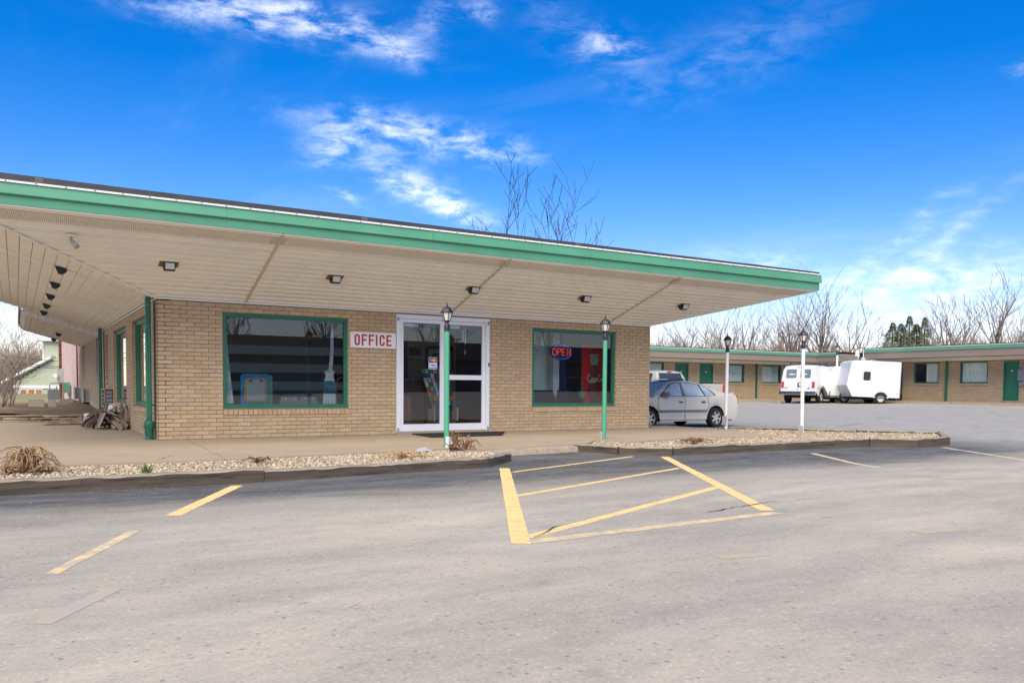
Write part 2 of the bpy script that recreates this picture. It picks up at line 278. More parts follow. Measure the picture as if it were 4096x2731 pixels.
# ------------------------------------------------------------------ helpers
def tag(o, label=None, cat=None, group=None, kind=None):
    if label: o['label'] = label
    if cat: o['category'] = cat
    if group: o['group'] = group
    if kind: o['kind'] = kind
    return o
def empty(name, loc=(0, 0, 0), rz=0., label=None, cat=None, group=None):
    o = bpy.data.objects.new(name, None); COL.objects.link(o); o.location = loc; o.rotation_euler = (0, 0, rz); o.empty_display_size = .2
    return tag(o, label, cat, group)
def link(name, me, m, parent=None, smooth=False):
    o = bpy.data.objects.new(name, me); COL.objects.link(o)
    if m is not None and not me.materials:
        for q in (m if isinstance(m, (list, tuple)) else [m]): me.materials.append(M[q])
    if parent is not None: o.parent = parent
    if smooth:
        for p in me.polygons: p.use_smooth = True
    return o
class MB:
    def __init__(s): s.v = []; s.f = []; s.mi = []; s.cur = 0
    def face(s, pts):
        k = len(s.v); s.v += [tuple(p) for p in pts]; s.f.append(tuple(range(k, k+len(pts)))); s.mi.append(s.cur); return s
    def hexa(s, b, t):       # bottom 4 and top 4 points (ccw seen from above)
        k = len(s.v); s.v += [tuple(p) for p in b]+[tuple(p) for p in t]
        for q in ((3, 2, 1, 0), (4, 5, 6, 7), (0, 1, 5, 4), (1, 2, 6, 5), (2, 3, 7, 6), (3, 0, 4, 7)): s.f.append(tuple(k+i for i in q)); s.mi.append(s.cur)
        return s
    def box(s, x0, x1, y0, y1, z0, z1):
        if x0 > x1: x0, x1 = x1, x0
        if y0 > y1: y0, y1 = y1, y0
        if z0 > z1: z0, z1 = z1, z0
        return s.hexa([(x0, y0, z0), (x1, y0, z0), (x1, y1, z0), (x0, y1, z0)], [(x0, y0, z1), (x1, y0, z1), (x1, y1, z1), (x0, y1, z1)])
    def cbox(s, x0, x1, y0, y1, z0, z1, c):   # box with chamfered vertical-profile edges (all 12 edges softened by c on the outline in x-z)
        return s.prism([(x0+c, z0), (x1-c, z0), (x1, z0+c), (x1, z1-c), (x1-c, z1), (x0+c, z1), (x0, z1-c), (x0, z0+c)], y0, y1, 'y')
    def prism(s, poly, a, b, axis='z'):
        mk = {'z': lambda p, h: (p[0], p[1], h), 'y': lambda p, h: (p[0], h, p[1]), 'x': lambda p, h: (h, p[0], p[1])}[axis]
        n = len(poly); k = len(s.v); s.v += [mk(p, a) for p in poly]+[mk(p, b) for p in poly]
        s.f.append(tuple(range(k+n-1, k-1, -1))); s.f.append(tuple(range(k+n, k+2*n))); s.mi += [s.cur]*2
        for i in range(n): j = (i+1) % n; s.f.append((k+i, k+j, k+n+j, k+n+i)); s.mi.append(s.cur)
        return s
    def tube(s, pts, rad, n=8, cap=True):
        pts = [Vector(p) for p in pts]; rad = rad if isinstance(rad, (list, tuple)) else [rad]*len(pts); k = len(s.v)
        for i, p in enumerate(pts):
            d = (pts[min(i+1, len(pts)-1)]-pts[max(i-1, 0)]); d = d.normalized() if d.length > 1e-9 else Vector((0, 0, 1))
            a = d.cross(Vector((0, 0, 1)) if abs(d.z) < .9 else Vector((1, 0, 0))).normalized(); b = d.cross(a)
            for j in range(n): q = 2*math.pi*j/n; s.v.append(tuple(p+(a*math.cos(q)+b*math.sin(q))*rad[i]))
        for i in range(len(pts)-1):
            for j in range(n): j2 = (j+1) % n; s.f.append((k+i*n+j, k+i*n+j2, k+(i+1)*n+j2, k+(i+1)*n+j)); s.mi.append(s.cur)
        if cap: s.f.append(tuple(k+j for j in range(n-1, -1, -1))); s.f.append(tuple(k+(len(pts)-1)*n+j for j in range(n))); s.mi += [s.cur]*2
        return s
    def lathe(s, prof, n=16, c=(0, 0, 0), axis='z', cap=True):
        k = len(s.v)
        for r, h in prof:
            for j in range(n):
                q = 2*math.pi*j/n; a, b = r*math.cos(q), r*math.sin(q)
                s.v.append({'z': (c[0]+a, c[1]+b, c[2]+h), 'y': (c[0]+a, c[1]+h, c[2]+b), 'x': (c[0]+h, c[1]+a, c[2]+b)}[axis])
        for i in range(len(prof)-1):
            for j in range(n): j2 = (j+1) % n; s.f.append((k+i*n+j, k+i*n+j2, k+(i+1)*n+j2, k+(i+1)*n+j)); s.mi.append(s.cur)
        if cap: s.f.append(tuple(k+j for j in range(n-1, -1, -1))); s.f.append(tuple(k+(len(prof)-1)*n+j for j in range(n))); s.mi += [s.cur]*2
        return s
    def loft(s, secs, close=False, cap=True):
        n = len(secs[0]); k = len(s.v)
        for q in secs: s.v += [tuple(p) for p in q]
        for i in range(len(secs)-1):
            for j in range(n if close else n-1): j2 = (j+1) % n; s.f.append((k+i*n+j, k+i*n+j2, k+(i+1)*n+j2, k+(i+1)*n+j)); s.mi.append(s.cur)
        if cap: s.f.append(tuple(k+j for j in range(n-1, -1, -1))); s.f.append(tuple(k+(len(secs)-1)*n+j for j in range(n))); s.mi += [s.cur]*2
        return s
    def mesh(s, name='m'):
        me = bpy.data.meshes.new(name); me.from_pydata(s.v, [], s.f)
        if any(s.mi): me.polygons.foreach_set('material_index', s.mi)
        me.update(); return me
    def build(s, name, m, parent=None, smooth=False): return link(name, s.mesh(name), m, parent, smooth)
    def build_shaded(s, name, m, parent=None, ang=40):
        o = s.build(name, m, parent)
        try: o.data.shade_auto_smooth(angle=R(ang))
        except Exception:
            me = o.data; me.polygons.foreach_set('use_smooth', [True]*len(me.polygons))
            try: me.set_sharp_from_angle(angle=R(ang))
            except Exception: pass
        return o
def fix_normals(o):
    import bmesh
    bm = bmesh.new(); bm.from_mesh(o.data); bmesh.ops.recalc_face_normals(bm, faces=bm.faces); bm.to_mesh(o.data); bm.free(); return o
def copy_tree(o, parent=None, loc=None, rz=None, label=None, group=None):
    c = o.copy(); COL.objects.link(c); c.parent = parent
    if loc is not None: c.location = loc
    if rz is not None: c.rotation_euler = (0, 0, rz)
    if label: c['label'] = label
    if group: c['group'] = group
    for ch in o.children: copy_tree(ch, c)
    return c
def text_mesh(name, body, size, m, parent=None, extrude=.002, bold=0., sx=1., align='CENTER', shear=0.):
    cu = bpy.data.curves.new(name, 'FONT'); cu.body = body; cu.size = size; cu.extrude = extrude; cu.offset = bold; cu.align_x = align; cu.align_y = 'CENTER'; cu.shear = shear
    tmp = bpy.data.objects.new(name, cu); COL.objects.link(tmp); bpy.context.view_layer.update()
    me = bpy.data.meshes.new_from_object(tmp.evaluated_get(bpy.context.evaluated_depsgraph_get())); bpy.data.objects.remove(tmp); bpy.data.curves.remove(cu)
    me.materials.clear(); o = link(name, me, m, parent); o.scale = (sx, 1, 1); o.rotation_euler = (math.pi/2, 0, 0); return o
def clip_poly(poly, a, b, c):       # keep a*x+b*y+c >= 0
    out = []
    for i in range(len(poly)):
        p, q = poly[i], poly[(i+1) % len(poly)]; dp = a*p[0]+b*p[1]+c; dq = a*q[0]+b*q[1]+c
        if dp >= 0: out.append(p)
        if dp*dq < 0: t = dp/(dp-dq); out.append((p[0]+t*(q[0]-p[0]), p[1]+t*(q[1]-p[1])))
    return out
def np_mesh(name, V, F, m, parent=None):   # V (n,3), F (m,3) triangles
    me = bpy.data.meshes.new(name); V = np.asarray(V, np.float32); F = np.asarray(F, np.int32)
    me.vertices.add(len(V)); me.vertices.foreach_set('co', V.ravel()); me.loops.add(F.size); me.loops.foreach_set('vertex_index', F.ravel())
    me.polygons.add(len(F)); me.polygons.foreach_set('loop_start', np.arange(0, F.size, 3, dtype=np.int32)); me.update(calc_edges=True); return link(name, me, m, parent)

# ------------------------------------------------------------------ ground
XZ = [(-400, -.16), (-30, -.12), (7.5, -.12), (10, -.125), (15, -.165), (17, -.155), (41.3, .28), (46, .34), (80, .5), (600, .5)]
def zg(x):
    for (a, za), (b, zb) in zip(XZ, XZ[1:]):
        if x <= b: return za+(zb-za)*(x-a)/(b-a)
    return XZ[-1][1]
m = MB(); ys = [-400, 600]
for (a, za), (b, zb) in zip(XZ, XZ[1:]): m.face([(a, -400, za), (b, -400, zb), (b, 600, zb), (a, 600, za)])
tag(m.build('asphalt_ground', 'asphalt'), kind='structure')

# sidewalk slabs round the office, butted with open joints
SW = empty('sidewalk'); tag(SW, kind='structure')
outline = [(-9, -4.55), (.24, -4.5), (2.2, -4.32), (3.85, -4.08), (4.05, -4.62), (4.64, -4.5), (6.29, -4.22), (6.75, -4.05), (7.55, -3.3), (7.7, -3.95), (8.0, -4.0), (9.0, -3.78), (9.8, -3.62), (12.05, -3.85), (12.95, -1.05), (13.1, .6), (11.67, .6), (11.67, 0), (0, 0), (0, 9.2), (-9, 9.2)]
import mathutils
from mathutils.geometry import tessellate_polygon
def slab(poly, z0, z1, name, mt, parent):
    m = MB(); P3 = [Vector((x, y, 0)) for x, y in poly]
    for t in tessellate_polygon([P3]):
        a, b, c = [P3[i] for i in t]
        if (b-a).cross(c-a).z < 0: b, c = c, b
        m.face([(a.x, a.y, z1), (b.x, b.y, z1), (c.x, c.y, z1)])
    n = len(poly)
    for i in range(n): p, q = poly[i], poly[(i+1) % n]; m.face([(p[0], p[1], z0), (q[0], q[1], z0), (q[0], q[1], z1), (p[0], p[1], z1)])
    return m.build(name, mt, parent)
# right of the saw joint at x~.35, and left of it; front band and the side yard
jx = lambda y: .47+(.24-.47)*(-y-.35)/4.15
front_left = [(-9, -4.55), (jx(-4.5)-.006, -4.5), (jx(-.3)-.006, -.3), (jx(0)-.01, -.004), (0, -.004), (0, 0), (-9, 0)]
slab(front_left, -.16, -.002, 'slab', 'concrete', SW)
slab([(-9, .012), (-.002, .012), (-.002, 9.15), (-9, 9.0)], -.16, -.004, 'slab', 'concrete', SW)
def strip(x0, x1, yb0, yb1, extra=None):
    P = [(x0, yb0)]+(extra or [])+[(x1, yb1), (x1, -.004), (x0, -.004)]
    slab(P, -.16, -.002+random.uniform(-.002, .002), 'slab', 'concrete', SW)
slab([(jx(-4.5)+.006, -4.5), (2.2, -4.32), (3.2, -4.18), (3.2, -.004), (jx(0)+.01, -.004), (jx(-.3)+.006, -.3)], -.16, -.002, 'slab', 'concrete', SW)
strip(3.212, 6.29, -4.18, -4.22, [(3.85, -4.08), (4.05, -4.62), (4.64, -4.5)])
strip(6.302, 9.4, -4.22, -3.7, [(6.75, -4.05), (7.5, -3.32), (7.66, -3.95), (8.0, -4.0), (9.0, -3.78)])
strip(9.412, 12.4, -3.68, -2.9, [(9.8, -3.62), (12.05, -3.85)])
slab([(12.412, -2.86), (12.95, -1.05), (13.1, .9), (11.80, .9), (11.80, 0), (12.412, -.004)], -.2, -.002, 'slab', 'concrete', SW)
tag(SW, kind='structure')
# ramped kerb lip at the door
m = MB(); m.hexa([(4.1, -4.70, -.13), (6.35, -4.34, -.13), (6.30, -4.222, -.13), (4.06, -4.60, -.13)], [(4.1, -4.66, -.045), (6.35, -4.31, -.05), (6.30, -4.222, -.012), (4.06, -4.60, -.012)])
m.build('kerb_lip', 'kerb', SW)

# painted lines
def pline(pts, w0, w1=None, z=.004, mt='yellow'):
    w1 = w1 or w0; m = MB(); n = len(pts); L_, R_ = [], []
    for i, p in enumerate(pts):
        a, b = pts[max(i-1, 0)], pts[min(i+1, n-1)]; d = Vector((b[0]-a[0], b[1]-a[1])).normalized(); w = (w0+(w1-w0)*i/(n-1))/2
        L_.append((p[0]-d.y*w, p[1]+d.x*w)); R_.append((p[0]+d.y*w, p[1]-d.x*w))
    # subdivide with ragged edges
    def zz(p): return zg(p[0])+z*.45
    for i in range(n-1):
        K = max(2, int(math.hypot(pts[i+1][0]-pts[i][0], pts[i+1][1]-pts[i][1])/.06)); prev = None
        for k in range(K+1):
            t = k/K; a = [L_[i][j]+(L_[i+1][j]-L_[i][j])*t for j in (0, 1)]; b = [R_[i][j]+(R_[i+1][j]-R_[i][j])*t for j in (0, 1)]
            e = w0*.022; a = (a[0]+random.uniform(-e, e), a[1]+random.uniform(-e, e)); b = (b[0]+random.uniform(-e, e), b[1]+random.uniform(-e, e))
            if prev: m.face([(*prev[1], zz(prev[1])), (*b, zz(b)), (*a, zz(a)), (*prev[0], zz(prev[0]))])
            prev = (a, b)
    return tag(m.build('painted_line', mt), kind='structure')
mat('yellow_worn', (.78, .58, .29), .8, .14, 5, .2, 90, stain=((.44, .385, .30), .9, 8, .40, .62))
mat('yellow_faint', (.52, .42, .25), .9, .10, 5, .2, 90, stain=((.42, .375, .32), .97, 5, .34, .54))
pline([(-.09, -6.68), (-1.075, -8.63)], .13)
pline([(-1.45, -9.29), (-2.065, -10.64)], .085, None, mt='yellow_worn')
pline([(-1.78, -11.22), (-2.15, -11.8)], .11, mt='yellow_faint')
pline([(3.635, -6.34), (.91, -11.2)], .145)
pline([(1.0, -11.17), (3.78, -11.06)], .13, mt='yellow_worn', z=.005)
pline([(6.98, -5.90), (3.79, -10.93)], .14, mt='yellow', z=.0065)
pline([(3.46, -6.84), (6.55, -5.60)], .075, z=.003)
pline([(2.24, -8.93), (5.88, -7.45)], .09, z=.003)
pline([(1.09, -11.0), (4.70, -9.37)], .105, mt='yellow', z=.003)
pline([(9.97, -6.45), (8.94, -8.02), (8.6, -8.72)], .12, .10, mt='yellow_worn')
pline([(8.6, -8.72), (8.05, -9.75)], .09, mt='yellow_faint')
pline([(14.11, -6.35), (12.1, -9.15)], .12, mt='yellow_worn')
pline([(8.0, -10.05), (8.9, -10.2)], .2, mt='yellow_faint'); pline([(1.82, -12.26), (2.2, -12.33)], .12, mt='yellow_faint'); pline([(3.95, -12.33), (4.4, -12.4)], .14, mt='yellow_faint')
# tar-dark cracks
def crack(pts, w=.012):
    P = []; 
    for a, b in zip(pts, pts[1:]):
        K = max(3, int(math.hypot(b[0]-a[0], b[1]-a[1])/.09))
        P += [(a[0]+(b[0]-a[0])*k/K+random.uniform(-.02, .02), a[1]+(b[1]-a[1])*k/K+random.uniform(-.02, .02)) for k in range(K)]
    P.append(pts[-1]); m = MB(); prev = None
    for i, p in enumerate(P):
        ww = w*random.uniform(.35, 1.)*(.3 if i in (0, len(P)-1) else 1); d = Vector((P[min(i+1, len(P)-1)][0]-P[max(i-1, 0)][0], P[min(i+1, len(P)-1)][1]-P[max(i-1, 0)][1])).normalized()
        a = (p[0]-d.y*ww, p[1]+d.x*ww, zg(p[0])+.009); b = (p[0]+d.y*ww, p[1]-d.x*ww, zg(p[0])+.009)
        if prev: m.face([prev[1], b, a, prev[0]])
        prev = (a, b)
    return tag(m.build('asphalt_crack', 'crack'), kind='structure')
crack([(3.2, -10.75), (3.85, -10.6), (4.35, -10.55)], .011); crack([(1.1, -11.05), (1.6, -10.7)], .01); crack([(7.2, -6.3), (9.3, -7.4)], .009); crack([(6.4, -7.0), (8.2, -7.2)], .008)
crack([(9.4, -7.2), (10.4, -6.9), (11.4, -6.95)], .008); crack([(2.9, -7.6), (4.2, -7.2), (5.2, -7.0)], .008); crack([(12.5, -7.4), (14.2, -6.9)], .01); crack([(15, -5.6), (17.5, -6.0)], .012)
crack([(21, 3), (24, 2.2), (25.5, 2.6)], .02); crack([(19, 0), (21, .6)], .018)

# gravel beds (soil sheet + pebbles)
LB = [(-9, -6.35), (.26, -6.32), (3.46, -5.95), (4.15, -5.36), (4.46, -5.15), (4.05, -4.64), (3.85, -4.09), (2.2, -4.33), (.24, -4.51), (-9, -4.56)]
IB = [(6.5, -4.35), (6.72, -5.06), (7.34, -5.63), (12.76, -5.48), (13.44, -6.11), (14.8, -5.9), (16.85, -4.6), (15.5, -3.35), (13.75, -.7), (13.05, .3), (12.96, -1.05), (12.05, -3.86), (9.8, -3.63), (9.0, -3.79), (8.0, -4.01), (7.66, -3.96), (7.5, -3.33)]
for P in (LB, IB): tag(slab(P, -.17, -.055, 'bed_soil', 'bed_soil', None), kind='structure')
def inside(p, P):
    c = False
    for i in range(len(P)):
        a, b = P[i], P[i-1]
        if (a[1] > p[1]) != (b[1] > p[1]) and p[0] < (b[0]-a[0])*(p[1]-a[1])/(b[1]-a[1])+a[0]: c = not c
    return c
g5 = (1+5**.5)/2
ICO = np.array([(-1, g5, 0), (1, g5, 0), (-1, -g5, 0), (1, -g5, 0), (0, -1, g5), (0, 1, g5), (0, -1, -g5), (0, 1, -g5), (g5, 0, -1), (g5, 0, 1), (-g5, 0, -1), (-g5, 0, 1)], float)/1.902
ICF = np.array([(0, 11, 5), (0, 5, 1), (0, 1, 7), (0, 7, 10), (0, 10, 11), (1, 5, 9), (5, 11, 4), (11, 10, 2), (10, 7, 6), (7, 1, 8), (3, 9, 4), (3, 4, 2), (3, 2, 6), (3, 6, 8), (3, 8, 9), (4, 9, 5), (2, 4, 11), (6, 2, 10), (8, 6, 7), (9, 8, 1)])
rng = np.random.default_rng(3)
def pebbles(poly, count, smin, smax, xmin=-99, z0=-.042):
    xs = [p[0] for p in poly]; ysn = [p[1] for p in poly]; pts = []
    while len(pts) < count:
        p = (random.uniform(max(min(xs), xmin), max(xs)), random.uniform(min(ysn), max(ysn)))
        if inside(p, poly): pts.append(p)
    V = np.zeros((count, 12, 3)); 
    for i, p in enumerate(pts):
        s = smin+(smax-smin)*random.random()**2; a = random.uniform(0, 6.283); sc = np.array((s*random.uniform(.8, 1.3), s*random.uniform(.6, 1.), s*random.uniform(.45, .75)))
        v = ICO*(1+rng.uniform(-.18, .18, (12, 1)))*sc; ca, sa = math.cos(a), math.sin(a); tl = random.uniform(-.5, .5)
        v = np.stack((v[:, 0]*ca-v[:, 1]*sa, v[:, 0]*sa+v[:, 1]*ca, v[:, 2]+v[:, 0]*tl*.5), 1); V[i] = v+np.array((p[0], p[1], z0+random.uniform(-.012, .02)))
    F = (ICF[None]+(np.arange(count)*12)[:, None, None]).reshape(-1, 3); return V.reshape(-1, 3), F
va, fa = pebbles(LB, 19000, .010, .030, -3.2); vb, fb = pebbles(IB, 19000, .011, .031)
tag(np_mesh('gravel', va, fa, 'gravel'), 'cream and tan river gravel filling the left planting bed', 'gravel', kind='stuff')
tag(np_mesh('gravel', vb, fb, 'gravel'), 'cream and tan river gravel filling the timber-edged island', 'gravel', kind='stuff')

# ------------------------------------------------------------------ timbers
def timber(a, b, zt, w, label, h=.16, seed=0, zb=None):
    random.seed(seed+100); d = Vector((b[0]-a[0], b[1]-a[1])); Ln = d.length; o = empty('landscape_timber', (a[0], a[1], 0), math.atan2(d.y, d.x), label, 'timber', 'weathered edging timbers')
    z0 = min(zg(a[0]), zg(b[0]))-.02 if zb is None else zb; secs = []; K = max(6, int(Ln/.12)); c = .014
    for k in range(K+1):
        x = Ln*k/K; e = lambda s: random.uniform(-s, s); zt_ = zt+.022+e(.003)+.006*math.sin(x*2+seed)
        cc = c*random.uniform(.6, 1.9)
        secs.append([(x, e(.003), z0), (x, w+e(.003), z0), (x, w+e(.003), zt_-cc), (x, w-cc, zt_), (x, w*.5, zt_+e(.003)), (x, cc, zt_), (x, e(.004), zt_-cc), (x, e(.005), (z0+zt_)/2)])
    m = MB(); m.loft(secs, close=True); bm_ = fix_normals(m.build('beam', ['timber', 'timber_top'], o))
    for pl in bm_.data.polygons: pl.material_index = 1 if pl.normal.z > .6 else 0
    m = MB()           # drying checks (dark slits) as thin proud slivers of shadowed wood in the face
    for k in range(max(2, int(Ln*1.6))):
        x = random.uniform(.05, max(.06, Ln-.5)); l = random.uniform(.2, .6); z = random.uniform(zt-.09, zt-.01); m.tube([(x, -.004, z), (x+l/2, -.005, z+random.uniform(-.006, .006)), (min(x+l, Ln), -.004, z)], [.0006, .0035, .0006], 4)
    tag(m.build('drying_check', 'crack', o), kind='stuff'); return o
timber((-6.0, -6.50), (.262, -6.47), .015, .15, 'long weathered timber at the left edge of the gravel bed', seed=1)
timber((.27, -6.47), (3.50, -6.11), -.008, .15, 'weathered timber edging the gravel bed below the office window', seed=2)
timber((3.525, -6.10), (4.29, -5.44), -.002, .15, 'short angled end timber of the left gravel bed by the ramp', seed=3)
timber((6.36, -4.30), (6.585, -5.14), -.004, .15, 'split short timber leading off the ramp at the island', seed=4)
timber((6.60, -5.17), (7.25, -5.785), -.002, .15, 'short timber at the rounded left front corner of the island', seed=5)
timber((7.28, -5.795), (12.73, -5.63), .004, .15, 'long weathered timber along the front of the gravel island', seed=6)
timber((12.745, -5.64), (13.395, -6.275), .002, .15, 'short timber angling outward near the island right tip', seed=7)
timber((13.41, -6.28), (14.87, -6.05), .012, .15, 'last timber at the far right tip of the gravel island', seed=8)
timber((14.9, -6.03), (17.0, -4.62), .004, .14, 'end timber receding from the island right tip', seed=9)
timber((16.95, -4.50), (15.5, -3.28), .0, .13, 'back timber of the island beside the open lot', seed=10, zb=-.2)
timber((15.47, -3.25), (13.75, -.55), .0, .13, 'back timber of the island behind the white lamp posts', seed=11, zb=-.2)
random.seed(11)

# ------------------------------------------------------------------ office building
BL, BH, JT = .255, .0775, .011       # brick module and joint
OFF = empty('office_building', (0, 0, 0), 0, 'tan brick motel office with wide green-edged canopy', 'building')
WH = 2.61
def holes_wall(m, fu, u0, u1, v0, v1, holes, d0, d1):
    us = sorted({u0, u1, *[h[0] for h in holes], *[h[1] for h in holes]}); vs = sorted({v0, v1, *[h[2] for h in holes], *[h[3] for h in holes]})
    us = [u for u in us if u0 <= u <= u1]; vs = [v for v in vs if v0 <= v <= v1]
    for i in range(len(us)-1):
        j = 0
        while j < len(vs)-1:
            inh = lambda jj: any(h[0] <= (us[i]+us[i+1])/2 <= h[1] and h[2] <= (vs[jj]+vs[jj+1])/2 <= h[3] for h in holes)
            if inh(j): j += 1; continue
            k = j
            while k+1 < len(vs)-1 and not inh(k+1): k += 1
            P = [fu(us[i], vs[j], d0), fu(us[i+1], vs[j], d0), fu(us[i+1], vs[j], d1), fu(us[i], vs[j], d1)]; Q = [fu(us[i], vs[k+1], d0), fu(us[i+1], vs[k+1], d0), fu(us[i+1], vs[k+1], d1), fu(us[i], vs[k+1], d1)]
            m.hexa(P, Q); j = k+1
def brick_rects(u0, u1, v0, v1, holes, off=0.):
    out = []; n = int((v1-v0)/BH+.3)
    for c in range(n):
        a, b = v0+c*BH+JT/2, min(v0+(c+1)*BH-JT/2, v1-.004)
        if b-a < .015: continue
        cuts = sorted([(h[0], h[1]) for h in holes if h[2] < b-.012 and h[3] > a+.012]); segs = []; x = u0
        for h0, h1 in cuts:
            if h0 > x: segs.append((x, h0))
            x = max(x, h1)
        if x < u1: segs.append((x, u1))
        s = u0+off-(BL/2 if c % 2 else 0)
        for p, q in segs:
            k = math.floor((p-s)/BL)
            while s+k*BL < q:
                l, r = max(p, s+k*BL)+JT/2, min(q, s+(k+1)*BL)-JT/2
                if r-l > .03: out.append((l, r, a, b))
                k += 1
    return out
def brick_mesh_add(m, fu, r, d=.009, back=-.004):
    l, q, a, b = r; P = [fu(l, a, d), fu(q, a, d), fu(q, a, back), fu(l, a, back)]; Q = [fu(l, b, d), fu(q, b, d), fu(q, b, back), fu(l, b, back)]
    m.hexa(P, Q)
W1, DR, W2 = (1.15, 3.63, .57, 2.39), (4.69, 6.955, 0, 2.545), (8.11, 10.56, .57, 2.395)
FX = 11.67
ff = lambda u, v, d: (u, -d, v)              # front wall: outward = -y
m = MB(); holes_wall(m, ff, .0, FX, -.05, WH, [W1, DR, W2], 0., -.22); fwall = m.build('front_wall', 'mortar', OFF)
sills = [(1.15, 3.64, .45, .57), (8.11, 10.57, .45, .57)]
rects = brick_rects(0, FX, 0, WH, [W1, DR, W2]+sills)
rects.sort(key=lambda r: ((r[0]+r[1])/2-CAM.x)**2+CAM.y**2+((r[2]+r[3])/2-1)**2)
full = {}
stuff = MB()
for i, r in enumerate(rects):
    if i < 300:
        w, h = round(r[1]-r[0], 3), round(r[3]-r[2], 3)
        if (w, h) not in full:
            q = MB(); q.box(-w/2, w/2, -.0095, .004, -h/2, h/2); full[(w, h)] = q.mesh('brick'); full[(w, h)].materials.append(M['brick'])
        o = link('brick', full[(w, h)], None, fwall); o.location = ((r[0]+r[1])/2+random.uniform(-.0012, .0012), random.uniform(-.0012, .001), (r[2]+r[3])/2)
    else: brick_mesh_add(stuff, ff, r, .0095+random.uniform(-.001, .0012))
tag(stuff.build('brick', 'brick', fwall), kind='stuff')
def rowlock(u0, u1, v0, v1, fu, parent, n, proud=.035, shared=True):
    w = (u1-u0)/n
    for k in range(n):
        q = MB(); e = random.uniform(-.003, .003)
        P = [fu(u0+k*w+.005, v0, proud+e), fu(u0+(k+1)*w-.005, v0, proud+e), fu(u0+(k+1)*w-.005, v0, -.1), fu(u0+k*w+.005, v0, -.1)]; Q = [fu(u0+k*w+.005, v1-.025, proud+e), fu(u0+(k+1)*w-.005, v1-.025, proud+e), fu(u0+(k+1)*w-.005, v1, -.1), fu(u0+k*w+.005, v1, -.1)]
        q.hexa(P, Q); q.build('sill_brick', 'brick', parent)
for s in sills: rowlock(s[0], s[1], s[2], s[3]-.004, ff, fwall, 27)
# reveals in brick colour
m = MB()
for w in (W1, W2):
    for u in (w[0], w[1]):
        for c in range(int((w[3]-w[2])/BH)): m.box(u-.004, u+.004, .006, .10, w[2]+c*BH+.005, w[2]+(c+1)*BH-.005)
tag(m.build('jamb_brick', 'brick', fwall), kind='stuff')

def win_frame(par, fu, w, name='window', fd=-.05, fw_=.075, pane='window_glass', depth=.05, trim='trim_green'):
    u0, u1, v0, v1 = w; wn = MB()
    def bar(a, b, c, d, e0, e1): wn.hexa([fu(a, c, e0), fu(b, c, e0), fu(b, c, e1), fu(a, c, e1)], [fu(a, d, e0), fu(b, d, e0), fu(b, d, e1), fu(a, d, e1)])
    for k, (ins, t, e0, e1) in enumerate(((0, .045, fd+.03, fd-depth), (.045, fw_-.045, fd+.012, fd-depth+.006))):
        a, b, c, d = u0+ins+.002, u1-ins-.002, v0+ins+.002, v1-ins-.002
        bar(a, a+t, c, d, e0, e1); bar(b-t, b, c, d, e0, e1); bar(a+t, b-t, c, c+t, e0, e1); bar(a+t, b-t, d-t, d, e0, e1)
    f = wn.build(name, trim, par); a, b, c, d = u0+fw_, u1-fw_, v0+fw_, v1-fw_
    g = MB(); g.face([fu(a, c, fd-.02), fu(b, c, fd-.02), fu(b, d, fd-.02), fu(a, d, fd-.02)]); g.build('pane', pane, f); return f
win1 = win_frame(OFF, ff, W1); win2 = win_frame(OFF, ff, W2)
for z0, z1 in ((1.62, 1.79), (1.27, 1.445), (.92, 1.095)):
    m = MB(); m.face([(1.235, .076, z0), (3.55, .076, z0+.01), (3.55, .076, z1), (1.235, .076, z1)]); m.build('frosted_strip', 'frost', win1)

# sliding glass door
dr = empty('entrance_door', (0, 0, 0)); dr.parent = OFF
def xbar(m, x0, x1, z0, z1, y0, y1): m.box(x0, x1, y0, y1, z0, z1)
m = MB(); a, b, c, d = DR[0]+.003, DR[1]-.003, .05, DR[3]-.003
xbar(m, a, a+.085, c, d, -.03, .09); xbar(m, b-.085, b, c, d, -.03, .09); xbar(m, a+.085, b-.085, d-.085, d, -.03, .09); m.build('frame', 'white_frame', dr)
m = MB(); xbar(m, a, b, -.03, .05, -.06, .12); m.build('threshold', 'concrete', dr)
for nm, x0, x1, mid in (('left', a+.088, 5.80, False), ('right', 5.802, b-.088, True)):
    y0 = -.012 if not mid else .02
    pn = MB(); xbar(pn, x0, x0+.075, .055, d-.09, y0, y0+.05); xbar(pn, x1-.075, x1, .055, d-.09, y0, y0+.05); xbar(pn, x0+.075, x1-.075, d-.165, d-.09, y0, y0+.05); xbar(pn, x0+.075, x1-.075, .055, .205, y0, y0+.05)
    if mid: xbar(pn, x0+.075, x1-.075, 1.17, 1.275, y0-.015, y0+.05)
    p = pn.build('door_leaf', 'white_frame', dr)
    g = MB(); g.face([(x0+.075, y0+.03, .205), (x1-.075, y0+.03, .205), (x1-.075, y0+.03, d-.165), (x0+.075, y0+.03, d-.165)]); g.build('pane', 'window_glass', p)
    q = MB(); xbar(q, x0+.12, x0+.44, d-.24, d-.185, y0+.055, y0+.12); q.build('door_closer', 'white_frame', p)
m = MB()
for x in (a+.035, b-.035):
    for z in (.09, d-.10): xbar(m, x-.018, x+.018, z-.04, z+.04, -.045, -.028)
m.build('hinge', 'steel_grey', dr)
m = MB(); xbar(m, b-.03, b-.008, 1.48, 1.56, -.05, -.029); m.build('lock', 'black_metal', dr)

